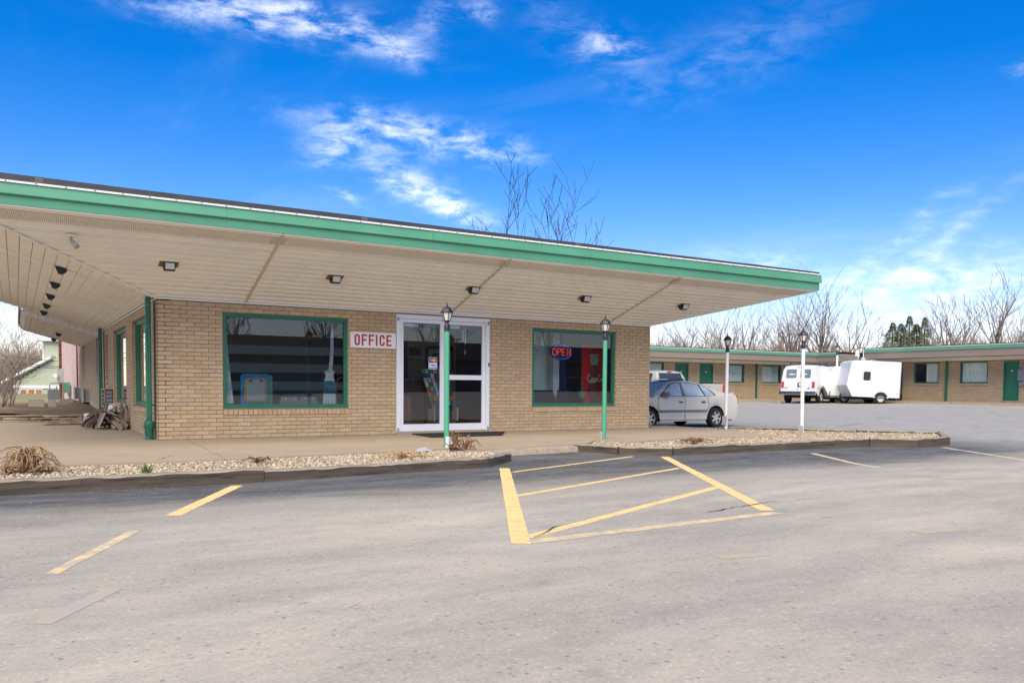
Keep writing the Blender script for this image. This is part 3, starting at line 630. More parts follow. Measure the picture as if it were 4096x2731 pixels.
# ---- left side wall
LWY = 21.7
fl = lambda u, v, d: (-d, u, v)              # outward = -x
LH = [(1.1, 3.72, .57, 2.38), (4.93, 7.75, .57, 2.38), (9.3, 9.95, 1.17, 2.42), (12.2, 13.2, 1.30, 2.47), (18.4, 19.1, 1.20, 2.45), (8.2, 10.3-.35, .41, .88)]
LH[5] = (7.9, 8.8, .41, .88)
m = MB(); holes_wall(m, fl, .0, LWY, -.05, WH-.01, LH[:5], 0, -.22)
lw = m.build('side_wall', 'mortar', OFF)
stuff = MB()
for r in brick_rects(0, LWY, 0, WH, LH[:5]+[(h[0], h[1], h[2]-.12, h[2]) for h in LH[:5]], off=.12): brick_mesh_add(stuff, fl, r, .0095)
tag(stuff.build('brick', 'brick', lw), kind='stuff')
for i, h in enumerate(LH[:5]): rowlock(h[0], h[1], h[2]-.12, h[2]-.004, fl, lw, max(6, int((h[1]-h[0])/.09)), .035)
m = MB()
for w in LH[:5]:
    for u in (w[0], w[1]):
        for c in range(int((w[3]-w[2])/BH)): m.box(.006, .13, u-.004, u+.004, w[2]+c*BH+.005, w[2]+(c+1)*BH-.005)
tag(m.build('jamb_brick', 'brick', lw), kind='stuff')
for w in LH[:2]:
    win_frame(OFF, fl, w, fd=-.09)
    m = MB(); q = 40
    pts = [(.19+.02*math.sin(k*1.9), w[0]+(w[1]-w[0])*k/q) for k in range(q+1)]
    for (x0, y0), (x1, y1) in zip(pts, pts[1:]): m.face([(x0, y0, w[2]+.05), (x1, y1, w[2]+.05), (x1, y1, w[3]-.05), (x0, y0, w[3]-.05)])
    m.build('sheer_curtain', 'sheer', OFF)
for w in LH[2:5]: win_frame(OFF, fl, w, fd=-.13, trim='wood_dark', fw_=.06)
# right and rear walls, corner trim
m = MB(); m.box(FX-.2, FX-.004, .004, LWY, -.2, WH-.01); m.box(.004, FX-.2, LWY-.2, LWY-.004, -.2, WH-.01); rw = m.build('rear_wall', 'mortar', OFF)
stuff = MB(); fr_ = lambda u, v, d: (FX-.004+d, u, v)
for r in brick_rects(0, 12, 0, WH, []): brick_mesh_add(stuff, fr_, r, .0095)
tag(stuff.build('brick', 'brick', rw), kind='stuff')

# ---- canopy
OY, OXL, OXR, YE = -2.67, -3.05, 14.75, 11.75
zo = lambda x: 3.525-.0045*(x+2.4)
zf = lambda x, y: WH+(zo(x)-WH)*(y/OY)
zl = lambda x, y=0: 2.60-.2985*x
can = empty('canopy'); can.parent = OFF
fs = MB(); fs.hexa([(0, 0, WH+.03), (FX, 0, WH+.03), (FX, .2, WH+.03), (0, .2, WH+.03)], [(0, 0, 3.2), (FX, 0, 3.2), (FX, .2, 3.2), (0, .2, 3.2)]); 
fs.face([(0, 0, WH+.03), (FX, 0, WH+.03), (OXR-.04, OY+.03, zo(14.7)+.03), (OXL+.04, OY+.03, zo(-3)+.03)]); fs.face([(0, 0, WH+.03), (0, YE, WH+.03), (OXL+.04, YE, 3.53), (OXL+.04, OY+.03, zo(-3)+.03)])
fs.face([(FX, 0, WH+.02), (FX, 13, WH+.02), (OXR, 13, zo(14.7)+.0), (OXR, OY, zo(14.7)+.0)])
soff = fs.build('soffit', 'soffit_dirty', can)
def plank(poly, zfun, tfun, name='soffit_panel', mt='soffit', lap=.009, parent=None):
    if len(poly) < 3: return
    m = MB(); n = len(poly); b = [(x, y, zfun(x, y)-lap*tfun(x, y)) for x, y in poly]; t = [(x, y, zfun(x, y)+.02) for x, y in poly]
    m.face(b); 
    for i in range(n): j = (i+1) % n; m.face([b[i], t[i], t[j], b[j]])
    return fix_normals(m.build(name, mt, parent or soff))
ylines = [0., -.09]+[-.09-.1705*k for k in range(1, 13)]+[-2.27, -2.39, -2.52, OY+.012]
ylines = sorted(set(ylines), reverse=True)
ylines = [y for i, y in enumerate(ylines) if i == 0 or ylines[i-1]-y > .05]
xs_ = [-4, 1.572, 5.928, 10.287, 16]
for i in range(len(ylines)-1):
    y0, y1 = ylines[i]-.004, ylines[i+1]+.004
    perf = -2.53 < (y0+y1)/2 < -2.26
    for k in range(4):
        P = [(xs_[k]+.012, y1), (xs_[k+1]-.012, y1), (xs_[k+1]-.012, y0), (xs_[k]+.012, y0)]
        # left mitre: line (0,0)-(OXL,OY); right mitre (FX,0)-(OXR,OY)
        P = clip_poly(P, -OY, OXL, -.03*0-.012*abs(OY)); 
        P = clip_poly(P, OY, -(OXR-FX), -OY*FX-.006) if True else P
        plank(P, zf, lambda x, y: (y-y0)/(y1-y0), mt='vent' if perf else 'soffit', lap=.004 if perf else .020)
        if perf and len(P) > 2:      # raised wavy vent ribs in the perforated strips
            m = MB(); x0 = max(min(p[0] for p in P), -2.75)+.1; x1 = max(p[0] for p in P)-.15; x = x0; w = .011 if x1 < 6 else .02
            while x < x1:
                zz = lambda yy: zf(x, yy)-.014
                m.hexa([(x, y1+.015, zz(y1)), (x+w, y1+.015, zz(y1)), (x+w, y0-.015, zz(y0)), (x, y0-.015, zz(y0))], [(x, y1+.015, zz(y1)+.008), (x+w, y1+.015, zz(y1)+.008), (x+w, y0-.015, zz(y0)+.008), (x, y0-.015, zz(y0)+.008)]); x += w*2.4
            tag(m.build('vent_rib', 'soffit', soff), kind='stuff')
# left side planks
xl = [-.03]+[-.21-.1755*k for k in range(17)]; xl = [x for x in xl if x > OXL+.02]+[OXL+.012]; yl = [-4, .23, 4.1, 7.98, YE]
for i in range(len(xl)-1):
    x0, x1 = xl[i]-.0045, xl[i+1]+.0045
    for k in range(4):
        P = [(x1, yl[k]+.026), (x0, yl[k]+.026), (x0, yl[k+1]-.026), (x1, yl[k+1]-.026)]
        P = clip_poly(P, OY, -OXL, -.012*abs(OY))
        plank(P, zl, lambda x, y: (x-x0)/(x1-x0), lap=.012)
# trims: mitre board, wall channel, seams
def ribbon(m, pts, zfun, hw, dz=.014, n=None):
    (ax, ay), (bx, by) = pts; d = Vector((bx-ax, by-ay)).normalized(); px, py = -d.y*hw, d.x*hw
    z = lambda x, y: zfun(x, y)-dz
    c = [(ax+px, ay+py), (bx+px, by+py), (bx-px, by-py), (ax-px, ay-py)]; m.hexa([(x, y, z(x, y)) for x, y in c], [(x, y, z(x, y)+.02) for x, y in c])
m = MB(); ribbon(m, ((.0, .0), (OXL+.02, OY+.02)), lambda x, y: min(zf(x, y), zl(x)), .03, .02); m.build('mitre_board', 'soffit', soff)
m = MB(); ribbon(m, ((FX, 0), (OXR-.02, OY+.02)), zf, .015); m.build('mitre_board', 'soffit', soff)
for x in (1.572, 5.928, 10.287): m = MB(); ribbon(m, ((x, -.01), (x, OY+.02)), zf, .024, .028); m.build('joint_strip', 'seam_strip', soff)
m = MB(); m.box(-.02, FX+.01, -.028, -.012, WH-.035, WH-.002); m.box(-.028, -.012, -.01, YE, WH-.045, WH-.012); m.build('edge_channel', 'white_paint', soff)
# fascia boards
fas = empty('fascia'); fas.parent = OFF
seg = [OXL-.03, .671, 4.256, 7.768, 11.284, 14.75]
for a, b in zip(seg, seg[1:]):
    last = b > 14; g = .002
    m = MB(); m.hexa([(a+g, OY-.002, zo(a)-.008), (b-g, OY-.002, zo(b)-.008), (b-g, OY+.03, zo(b)-.008), (a+g, OY+.03, zo(a)-.008)], [(a+g, OY-.012, 3.68-.002*a), (b-g, OY-.012, 3.68-.002*b), (b-g, OY+.03, 3.68), (a+g, OY+.03, 3.68)]); m.build('lower_board', 'fascia_green', fas)
    b2 = b+(.06 if last else 0); m = MB(); e = random.uniform(-.003, .003)
    m.prism([(OY-.047+e, 3.652), (OY-.012, 3.664), (OY-.004, 3.815), (OY-.03+e, 3.82), (OY-.052+e, 3.664)], a+g, b2-g, 'x')
    o = fix_normals(m.build('upper_board', 'fascia_green', fas))
    for v in o.data.vertices: v.co.z -= .0022*(v.co.x+3)*(.75 if v.co.z < 3.75 else 0)
    if last:
        m = MB(); m.box(b+.002, b+.03, OY, 12., zo(b), 3.80); m.build('side_board', 'fascia_green', fas)
m = MB(); m.box(OXL-.03, OXL, OY+.002, YE, zo(-3)-.005, 3.81); m.build('side_board', 'fascia_green', fas)
# white flashing strips with rusty nails
x = OXL; 
while x < 14.7:
    x2 = min(x+.37, 14.72); m = MB(); m.box(x+.002, x2-.002, OY-.052, OY-.03, 3.814, 3.842); m.build('flashing_strip', 'white_paint', fas)
    m = MB(); m.lathe([(.009, -.004), (.006, -.009)], 6, (x+.012, OY-.05, 3.829), 'y'); m.build('nail', 'rust', fas); x = x2
# roof
mat('seam_grey', (.075, .073, .075), .7)
rf = MB(); n = 24; P = []
for k in range(n+1):
    x = OXL-.02+(14.74-OXL+.02)*k/n; P.append((x, 3.942-.0031*(x+3)+random.uniform(-.004, .004)))
for (xa, za), (xb, zb) in zip(P, P[1:]):
    rf.hexa([(xa, OY-.045, 3.842), (xb, OY-.045, 3.842), (xb, 12, 3.842), (xa, 12, 3.842)], [(xa, OY-.02, za), (xb, OY-.02, zb), (xb, 12, 3.95), (xa, 12, 3.95)])
rf.box(0, FX, 12.0, LWY+.3, 3.3, 3.8); roof = rf.build('roof', 'roof_dark', OFF)
for x in (-1.95, 2.9, 7.4, 10.6): 
    m = MB(); zt = 3.945-.0031*(x+3); m.hexa([(x, OY-.049, 3.845), (x+.11, OY-.049, 3.845), (x+.11, OY, 3.845), (x, OY, 3.845)], [(x, OY-.024, zt), (x+.11, OY-.024, zt), (x+.11, OY, zt+.004), (x, OY, zt+.004)]); m.build('seam_patch', 'seam_grey', roof)
# second, lower canopy further down the side wall
zs2 = lambda x, y=0: 2.45-.2985*x
can2 = MB(); can2.hexa([(.0, YE+.03, 2.47), (0, 20.2, 2.47), (-1.9, 20.2, 3.04), (-1.9, YE+.03, 3.04)], [(.0, YE+.03, 3.2), (0, 20.2, 3.2), (-1.9, 20.2, 3.3), (-1.9, YE+.03, 3.3)]); c2 = can2.build('rear_canopy', 'soffit_dirty', OFF)
x = -.02
while x > -1.8:
    for y0, y1 in ((YE+.03, 13.6), (13.6, 15.5), (15.5, 17.4), (17.4, 19.0), (19.0, 20.2)):
        plank([(x-.17, y0+.01), (x-.004, y0+.01), (x-.004, y1-.01), (x-.17, y1-.01)], zs2, lambda x, y: 0, parent=c2)
    x -= .176
cur = [(-1.80, zs2(-1.80)), (-1.95, 3.05), (-2.06, 3.14), (-2.10, 3.28)]
for (xa, za), (xb, zb) in zip(cur, cur[1:]):
    for y0, y1 in ((YE+.03, 13.6), (13.6, 15.5), (15.5, 17.4), (17.4, 19.0), (19.0, 20.2)):
        m = MB(); m.hexa([(xa-.003, y0+.01, za-.004), (xb+.003, y0+.01, zb-.004), (xb+.003, y1-.01, zb-.004), (xa-.003, y1-.01, za-.004)], [(xa+.02, y0+.01, za+.03), (xb+.03, y0+.01, zb+.03), (xb+.03, y1-.01, zb+.03), (xa+.02, y1-.01, za+.03)]); fix_normals(m.build('soffit_panel', 'soffit', c2))
m = MB(); m.box(-2.13, -2.104, YE+.04, 20.2, 3.15, 3.42); m.build('fascia_board', 'white_paint', c2)
k = 0; x = -.02
while x > -2.0:
    m = MB(); x2 = x-.2; m.hexa([(x-.008, YE+.012, zs2(x)-.012), (x2, YE+.012, zs2(x2)-.012), (x2, YE+.028, zs2(x2)-.012), (x-.008, YE+.028, zs2(x)-.012)], [(x-.008, YE+.012, zl(x)+.01), (x2, YE+.012, zl(x2)+.01), (x2, YE+.028, zl(x2)+.01), (x-.008, YE+.028, zl(x)+.01)])
    fix_normals(m.build('riser_panel', 'white_paint', c2)); x = x2
# torn membrane hanging at the rear canopy corner
m = MB(); m.loft([[(-2.13, 11.8, 3.45), (-2.13, 12.1, 3.45)], [(-2.17, 11.85, 3.3), (-2.16, 12.05, 3.32)], [(-2.2, 11.8, 3.12), (-2.21, 11.9, 3.14)]], cap=False); m.build('torn_membrane', 'roof_dark', c2)
# downspouts
def downspout(y, ztop, boot=True):
    o = empty('downspout', (-.12, y, 0)); o.parent = OFF; m = MB(); prof = []; w, d = .066, .05
    for k in range(28):
        q = 2*math.pi*k/28; s = 1 if k % 2 else .92
        prof.append((w*s*math.copysign(abs(math.cos(q))**.6, math.cos(q)), d*s*math.copysign(abs(math.sin(q))**.6, math.sin(q))))
    m.prism([(b, a) for a, b in prof], .33 if boot else .1, ztop, 'z'); fix_normals(m.build('pipe', 'trim_green', o))
    if boot: m = MB(); m.lathe([(.078, .0), (.08, .19), (.10, .215), (.102, .315), (.095, .335), (.06, .34)], 20); m.build_shaded('boot', 'trim_green', o)
    m = MB(); m.box(-.02, .125, .09, .1, .62, .645); m.tube([(.09, -.11, .02), (.09, -.11, ztop-.1)], .012, 6); m.build('bracket', 'black_metal', o)
downspout(.27, 2.62); downspout(10.35, 2.62, False)
# dark cable and seam at the corner
m = MB(); m.tube([(-.075, .16, .02), (-.20, .13, .12), (-.19, .14, .36), (-.03, .06, .55), (-.02, .05, 2.55)], .006, 5); m.build('cable', 'black_plastic', OFF)

# rooms behind the glass
rm = empty('office_room'); rm.parent = OFF
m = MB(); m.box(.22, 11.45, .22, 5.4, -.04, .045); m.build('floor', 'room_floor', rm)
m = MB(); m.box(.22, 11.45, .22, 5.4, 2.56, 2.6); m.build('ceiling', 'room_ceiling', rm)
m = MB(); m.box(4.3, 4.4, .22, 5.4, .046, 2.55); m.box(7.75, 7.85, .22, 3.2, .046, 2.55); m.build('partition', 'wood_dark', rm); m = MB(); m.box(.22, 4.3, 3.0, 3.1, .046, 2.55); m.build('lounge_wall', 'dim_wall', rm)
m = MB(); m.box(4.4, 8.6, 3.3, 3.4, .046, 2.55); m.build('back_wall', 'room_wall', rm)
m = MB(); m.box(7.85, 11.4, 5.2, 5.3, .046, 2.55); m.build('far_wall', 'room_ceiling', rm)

# OFFICE sign
sg = empty('office_sign', (3.67, -.012, 1.81), 0, 'white wall sign with red OFFICE lettering beside the door', 'sign')
m = MB(); m.box(.005, 1.005, -.012, 0, 0, .32); m.build('board', 'sign_white', sg)
def letter(ch, x, z, w, h, s, y0=-.0165, y1=-.0125):
    m = MB(); bx = lambda a, b, c, d: m.box(x+a, x+b, y0, y1, z+c, z+d)
    if ch in 'FE':
        bx(0, s, 0, h); bx(s, w, h-s, h); bx(s, w*.9, h*.5-s*.45, h*.5+s*.45)
        if ch == 'E': bx(s, w, 0, s)
    elif ch == 'I': bx(0, s, 0, h)
    else:
        r = w*.48; path = []
        for cx, cz, a0 in ((w-r, h-r, 0), (r, h-r, 90), (r, r, 180), (w-r, r, 270)):
            for k in range(7): a = R(a0+15*k); path.append((cx, cz, math.cos(a), math.sin(a)))
        out = [(x+cx+c*r, z+cz+q*r) for cx, cz, c, q in path]; inn = [(x+cx+c*(r-s), z+cz+q*(r-s)) for cx, cz, c, q in path]; n = len(path)
        for k in range(n):
            j = (k+1) % n
            if ch == 'C' and k == n-1: continue
            m.hexa([(out[k][0], y0, out[k][1]), (out[j][0], y0, out[j][1]), (inn[j][0], y0, inn[j][1]), (inn[k][0], y0, inn[k][1])], [(out[k][0], y1, out[k][1]), (out[j][0], y1, out[j][1]), (inn[j][0], y1, inn[j][1]), (inn[k][0], y1, inn[k][1])])
        if ch == 'C':
            bx(w-s, w, h*.64, h-r+.001); bx(w-s, w, r-.001, h*.36)
    return fix_normals(m.build('letter', 'sign_red', sg))
xx = .09
for ch in 'OFFICE':
    letter(ch, xx, .045, .118, .232, .037); xx += .082 if ch == 'I' else .155
m = MB()
for x in (.05, .5, .96):
    for z in (.03, .29): m.lathe([(.008, -.013), (.006, -.016)], 6, (x, 0, z), 'y')
m.build('screw', 'rust', sg)
# card sticker inside the door glass
st = empty('card_sticker', (5.45, -.004, 1.395), 0, 'card payment sticker reading MasterCard and VISA on the door glass', 'sticker')
m = MB(); m.box(0, .20, -.002, 0, 0, .255); m.build('backing', 'print_white', st)
m = MB(); m.box(.008, .192, -.004, -.0022, .135, .247); m.build('upper_field', 'navy_print', st)
for x, mt in ((.072, 'red_paint'), (.128, 'orange')): m = MB(); m.lathe([(.043, -.0045-(x > .1)*.0006), (.043, -.005-(x > .1)*.0006)], 24, (x, 0, .191), 'y'); m.build('disc', mt, st)
t = text_mesh('lettering', 'MasterCard', .034, 'print_white', st, .0005, .0008, .8); t.location = (.10, -.0066, .191)
m = MB(); m.box(.008, .192, -.004, -.0022, .012, .034); m.box(.008, .014, -.004, -.0022, .034, .125); m.build('blue_band', 'blue_print', st)
t = text_mesh('lettering', 'VISA', .075, 'blue_print', st, .0005, .0022, .95, shear=.2); t.location = (.104, -.0045, .08)
# OPEN sign
op = empty('open_sign', (9.015, .115, 1.865), 0, 'glowing oval OPEN sign with blue dotted border', 'sign')
m = MB(); m.lathe([(1, -.012), (1, .012)], 40, (0, 0, 0), 'y'); o = m.build('board', 'black_plastic', op); o.scale = (.325, 1, .20)
q = MB(); q.lathe([(.0075, -.004), (.0075, .0)], 8, (0, 0, 0), 'y'); dot = q.mesh('led'); dot.materials.append(M['neon_blue'])
for k in range(52):
    a = 2*math.pi*k/52
    if abs(math.sin(a)) < .28: continue
    o = link('led', dot, None, op); o.location = (.285*math.cos(a), -.013, .163*math.sin(a))
def stroke(par, pts, mt, name='lettering', r=.0065):
    m = MB(); m.tube([(x, -.016, z) for x, z in pts], r, 6); return m.build(name, mt, par)
LW, LHh = .10, .15
def arc(cx, cz, rx, rz, a0, a1, n=14): return [(cx+rx*math.cos(R(a0+(a1-a0)*k/n)), cz+rz*math.sin(R(a0+(a1-a0)*k/n))) for k in range(n+1)]
stroke(op, arc(-.205, 0, .055, .078, 0, 360, 20), 'neon_red')
stroke(op, [(-.12, -.078), (-.12, .078)], 'neon_red'); stroke(op, [(-.12, .078), (-.065, .078)]+arc(-.062, .04, .035, .038, 90, -90, 8)+[(-.12, .002)], 'neon_red')
for P in ([(.015, -.078), (.015, .078)], [(.015, .078), (.095, .078)], [(.015, 0), (.08, 0)], [(.015, -.078), (.095, -.078)]): stroke(op, P, 'neon_red')
stroke(op, [(.155, -.078), (.155, .078), (.25, -.078), (.25, .078)], 'neon_red')

# ------------------------------------------------------------------ soffit lights, camera
def soffit_light(loc, rot, label, group, plate=True):
    o = empty('soffit_light', loc, 0, label, 'light', group); o.rotation_euler = rot; o.scale = (.84, .84, .84)
    if plate: m = MB(); m.box(-.19, .17, -.12, .12, -.018, -.012); m.build('mounting_plate', 'cardboard', o)
    m = MB(); m.prism([(-.115, -.012), (.115, -.012), (.115, -.05), (.055, -.135), (-.035, -.135), (-.115, -.035)], -.105, .105, 'x'); fix_normals(m.build('housing', 'black_metal', o))
    m = MB(); m.hexa([(-.085, -.118, -.04), (.085, -.118, -.04), (.085, -.042, -.137), (-.085, -.042, -.137)], [(-.085, -.105, -.03), (.085, -.105, -.03), (.085, -.03, -.125), (-.085, -.03, -.125)]); fix_normals(m.build('lens', 'lens', o)); return o
ORD = ['leftmost', 'second from left', 'middle', 'fourth from left', 'rightmost']
for i, x in enumerate((.02, 2.91, 5.84, 8.66, 11.58)): soffit_light((x, -1.31, zf(x, -1.31)-.006), (-.316, 0, 0), '%s of the five lights under the front canopy' % ORD[i], 'lights under the front canopy')
ORD2 = ['nearest', 'second nearest', 'middle', 'second farthest', 'farthest']
for i, y in enumerate((.23, 2.8, 5.4, 8.04, 10.48)):
    o = soffit_light((-1.51, y, zl(-1.51)-.006), (0, 0, 0), '%s of the five lights under the tall side canopy' % ORD2[i], 'lights under the side canopy', False)
    o.matrix_world = Matrix.Translation((-1.51, y, zl(-1.51)-.006)) @ Matrix.Rotation(.29, 4, 'Y') @ Matrix.Rotation(-math.pi/2, 4, 'Z') @ Matrix.Scale(.84, 4)
for y, nm in ((15.7, 'nearer'), (19.6, 'farther')):
    o = soffit_light((-.95, y, zs2(-.95)), (0, 0, 0), '%s of two black lights under the low rear canopy' % nm, 'lights under the rear canopy', False)
    o.matrix_world = Matrix.Translation((-.95, y, zs2(-.95)-.006)) @ Matrix.Rotation(.29, 4, 'Y') @ Matrix.Rotation(-math.pi/2, 4, 'Z') @ Matrix.Scale(.84, 4)
o = empty('lamp_holder', (-1.47, -1.98, zf(-1.47, -1.98)-.008), 0, 'bare swivel lamp holder hanging under the front canopy', 'lamp holder')
m = MB(); m.lathe([(.085, 0), (.085, -.014), (.06, -.024)], 20); m.build_shaded('base_plate', 'soffit', o)
m = MB(); m.tube([(0, 0, -.02), (0, 0, -.07), (.015, -.015, -.10)], [.018, .022, .024], 10); m.build('swivel', 'ac_grey', o)
m = MB(); m.tube([(.012, -.01, -.10), (.055, -.055, -.155), (.075, -.075, -.185)], [.03, .042, .044], 14); m.build('socket', 'ac_grey', o)

# ------------------------------------------------------------------ lamp posts
def lamp_post(loc, pole_mt, label, lean=0., k=1., grp='lamp posts around the office'):
    o = empty('lamp_post', loc, .35, label, 'lamp post', grp); o.rotation_euler = (-lean*.5, lean*.86, .35); o.scale = (k, k, k)
    m = MB(); m.lathe([(.044, -.12), (.042, 2.0)], 18); m.build_shaded('pole', pole_mt, o)
    m = MB(); m.lathe([(.047, 1.97), (.049, 2.03), (.047, 2.06), (.033, 2.085), (.03, 2.12), (.05, 2.135), (.055, 2.15)], 16); m.build_shaded('collar', 'black_metal', o)
    b, t, z0, z1 = .048, .083, 2.15, 2.285; s = 1
    c4 = lambda r, z: [(r*math.cos(math.pi/3*i), r*math.sin(math.pi/3*i), z) for i in range(6)]
    B, T = c4(b*1.12, z0), c4(t*1.12, z1)
    for i in range(6):
        j = (i+1) % 6; g = MB(); q = lambda a, f: tuple(x*f if n < 2 else x for n, x in enumerate(a)); g.face([q(B[i], .97), q(B[j], .97), q(T[j], .97), q(T[i], .97)]); g.build('pane', 'lantern_glass', o)
    m = MB()
    for i in range(6): m.tube([B[i], T[i]], .007, 5)
    m.build('lantern_frame', 'black_metal', o)
    m = MB(); m.loft([c4(r, z) for r, z in ((.108, 2.278), (.110, 2.29), (.098, 2.31), (.075, 2.345), (.045, 2.375), (.02, 2.388))], close=True); m.build('roof', 'black_metal', o)
    m = MB(); m.lathe([(.018, 2.385), (.011, 2.397), (.017, 2.407), (.008, 2.418), (.008, 2.426), (.012, 2.433), (.003, 2.465)], 10); m.build_shaded('finial', 'black_metal', o)
    return o
p1 = lamp_post((4.02, -3.75, -.02), 'post_green', 'green lamp post in front of the glass entrance door')
m = MB(); m.cbox(-.07, .03, -.11, -.045, -.03, .19, .01); m.build('junction_box', 'white_paint', p1)
p2 = lamp_post((7.71, -3.3, -.02), 'post_green', 'green lamp post in front of the right office window')
m = MB(); m.cbox(-.12, -.045, -.03, .03, .0, .17, .008); m.build('junction_box', 'ac_grey', p2)
p3 = lamp_post((13.49, -.9, -.02), 'white_paint', 'white lamp post beside the silver sedan', -.035)
m = MB(); m.cbox(-.13, -.045, -.04, .04, .1, .34, .008); m.build('junction_box', 'ac_grey', p3)
p4 = lamp_post((13.35, -3.42, -.02), 'white_paint', 'white lamp post on the gravel island in front of the van', .018)
m = MB(); m.cbox(-.12, -.045, -.04, .04, -.02, .2, .008); m.build('junction_box', 'ac_grey', p4)
lamp_post((38.6, 15.0, .2), 'white_paint', 'lamp post standing behind the white trailers', 0, 1.42)

# ------------------------------------------------------------------ motel wings
def wing(name, label, fu, u0, u1, wins, doors, posts, seams, base=.40, top=2.60, ov=1.8, zo_=3.21, cl0=None, cl1=None, side=1, nb=True):
    o = empty(name, (0, 0, 0), 0, label, 'motel wing'); cl0 = cl0 or (lambda d: u0); cl1 = cl1 or (lambda d: u1)
    hs = [(a, b, 1.40, 2.58) for a, b in wins]+[(a, b, base+.10, 2.55) for a, b in doors]
    def B(m, a, b, c, d, e0, e1): m.hexa([fu(a, c, e1), fu(b, c, e1), fu(b, c, e0), fu(a, c, e0)], [fu(a, d, e1), fu(b, d, e1), fu(b, d, e0), fu(a, d, e0)])
    m = MB(); holes_wall(m, fu, u0, u1, base-.3, top+.05, hs, 0, -.2); w = fix_normals(m.build('wall', 'mortar', o))
    st = MB()
    for r in brick_rects(u0, u1, base, top, hs+[(a, b, 1.28, 1.40) for a, b in wins]): brick_mesh_add(st, fu, r, .009)
    for a, b in wins:
        n = int((b-a)/.09)
        for k in range(n): q = (b-a)/n; B(st, a+k*q+.005, a+(k+1)*q-.005, 1.285, 1.393, -.05, .03)
    tag(fix_normals(st.build('brick', 'brick', w)), kind='stuff')
    for i, (a, b) in enumerate(wins):
        f = win_frame(o, fu, (a, b, 1.40, 2.58), fd=-.05, fw_=.07, pane='thin_glass')
        m = MB(); n = 44; half = .45 if i == 99 else 0
        P = [(a+.05+(b-a-.1)*k/n, -.17+.025*math.sin(k*1.35+i)) for k in range(n+1)]
        if (name, i) == ('right_motel_wing', 1): P = P[:26] if side > 0 else P[18:]
        for (ua, da), (ub, db) in zip(P, P[1:]): m.face([fu(ua, 1.44, da), fu(ub, 1.44, db), fu(ub, 2.56, db), fu(ua, 2.56, da)])
        m.build('curtain', 'curtain_green', f)
    m = MB(); B(m, u0+.1, u1-.1, base-.2, top+.04, -1.6, -1.5); m.build('room_back', 'room_floor', o)
    for a, b in doors:
        dm = MB(); t = .07
        B(dm, a+.002, a+t, base+.1, 2.548, -.09, .012); B(dm, b-t, b-.002, base+.1, 2.548, -.09, .012); B(dm, a+t, b-t, 2.48, 2.548, -.09, .012); d = dm.build('door', 'trim_green', o)
        m = MB(); B(m, a+t+.003, b-t-.003, base+.115, 2.477, -.085, -.05); m.build('leaf', 'trim_green', d)
        m = MB(); c = fu(b-t-.08 if side > 0 else a+t+.08, 1.5, -.03); m.lathe([(.02, -.03), (.035, -.012), (.035, .012), (.02, .03)], 10, c, 'x' if abs(fu(0, 0, 1)[0]-fu(0, 0, 0)[0]) > .5 else 'y'); m.build('knob', 'brass', d)
        m = MB(); B(m, (a+b)/2-.06, (a+b)/2+.06, 2.02, 2.08, -.05, -.044); m.build('number_plate', 'white_paint', d)
        m = MB(); B(m, a-.02, b+.02, base-.02, base+.1, -.09, .06); m.build('step', 'concrete', d)
    for u in posts: m = MB(); B(m, u-.055, u+.055, base, top+.06, .02, .11); m.build('downspout', 'trim_green', o)
    # soffit planks
    rows = 11; zsf = lambda d: top+.03+(zo_-top-.03)*(d/ov)
    so = MB(); B(so, cl0(ov)+.0, cl1(ov)-.0, top+.2, zo_+.1, -.1, ov-.05); sf = so.build('soffit', 'soffit_dirty', o)
    for i in range(rows):
        d0, d1 = ov*i/rows+.004, ov*(i+1)/rows-.004; dm_ = (d0+d1)/2
        br = [None]+[s for s in seams]+[None]
        for k in range(len(br)-1):
            a0, a1 = (cl0(d0) if br[k] is None else br[k]+.015), (cl0(d1) if br[k] is None else br[k]+.015); b0, b1 = (cl1(d0) if br[k+1] is None else br[k+1]-.015), (cl1(d1) if br[k+1] is None else br[k+1]-.015)
            m = MB(); L_ = .012; m.hexa([fu(a0, zsf(d0)-L_*.2, d0), fu(b0, zsf(d0)-L_*.2, d0), fu(b1, zsf(d1)-L_, d1), fu(a1, zsf(d1)-L_, d1)], [fu(a0, zsf(d0)+.02, d0), fu(b0, zsf(d0)+.02, d0), fu(b1, zsf(d1)+.02, d1), fu(a1, zsf(d1)+.02, d1)])
            fix_normals(m.build('soffit_panel', 'white_paint' if i >= rows-2 else 'soffit', sf))
    a, b = cl0(ov), cl1(ov)
    m = MB(); B(m, a, b, zo_-.01, zo_+.15, ov-.03, ov+.02); m.build('fascia', 'fascia_green', o)
    n = int((b-a)/.42); 
    for k in range(n): m = MB(); B(m, a+(b-a)*k/n+.003, a+(b-a)*(k+1)/n-.003, zo_+.152, zo_+.178, ov-.01, ov+.025); m.build('flashing_strip', 'white_paint', o)
    m = MB(); B(m, u0, u1, zo_+.18, zo_+.23, -6, .4); B(m, a, b, zo_+.18, zo_+.226, .398, ov+.015); m.build('roof', 'roof_dark', o)
    for u in (u0+.001, u1-.001):    # end gables
        m = MB(); B(m, u-.02, u+.02, top, zo_+.17, -.2, .01); m.build('gable_board', 'fascia_green', o)
    return o
fb_ = lambda u, v, d: (u, 21.95-d, v); fr2 = lambda u, v, d: (42.3-d, u, v); fr3 = lambda u, v, d: (45.0-d, u, v)
wing('back_motel_wing', 'long brick motel wing behind the pickup truck', fb_, 16., 45.0, [(29.8, 31.57), (36.75, 38.45), (40.05, 41.93), (22.0, 23.7)], [(32.47, 33.57), (34.51, 35.66), (24.6, 25.6), (42.6, 43.5)], [39.52, 28.6], [20.2, 24.6, 29.0, 33.4, 37.8, 42.2], cl1=lambda d: 45.0-d)
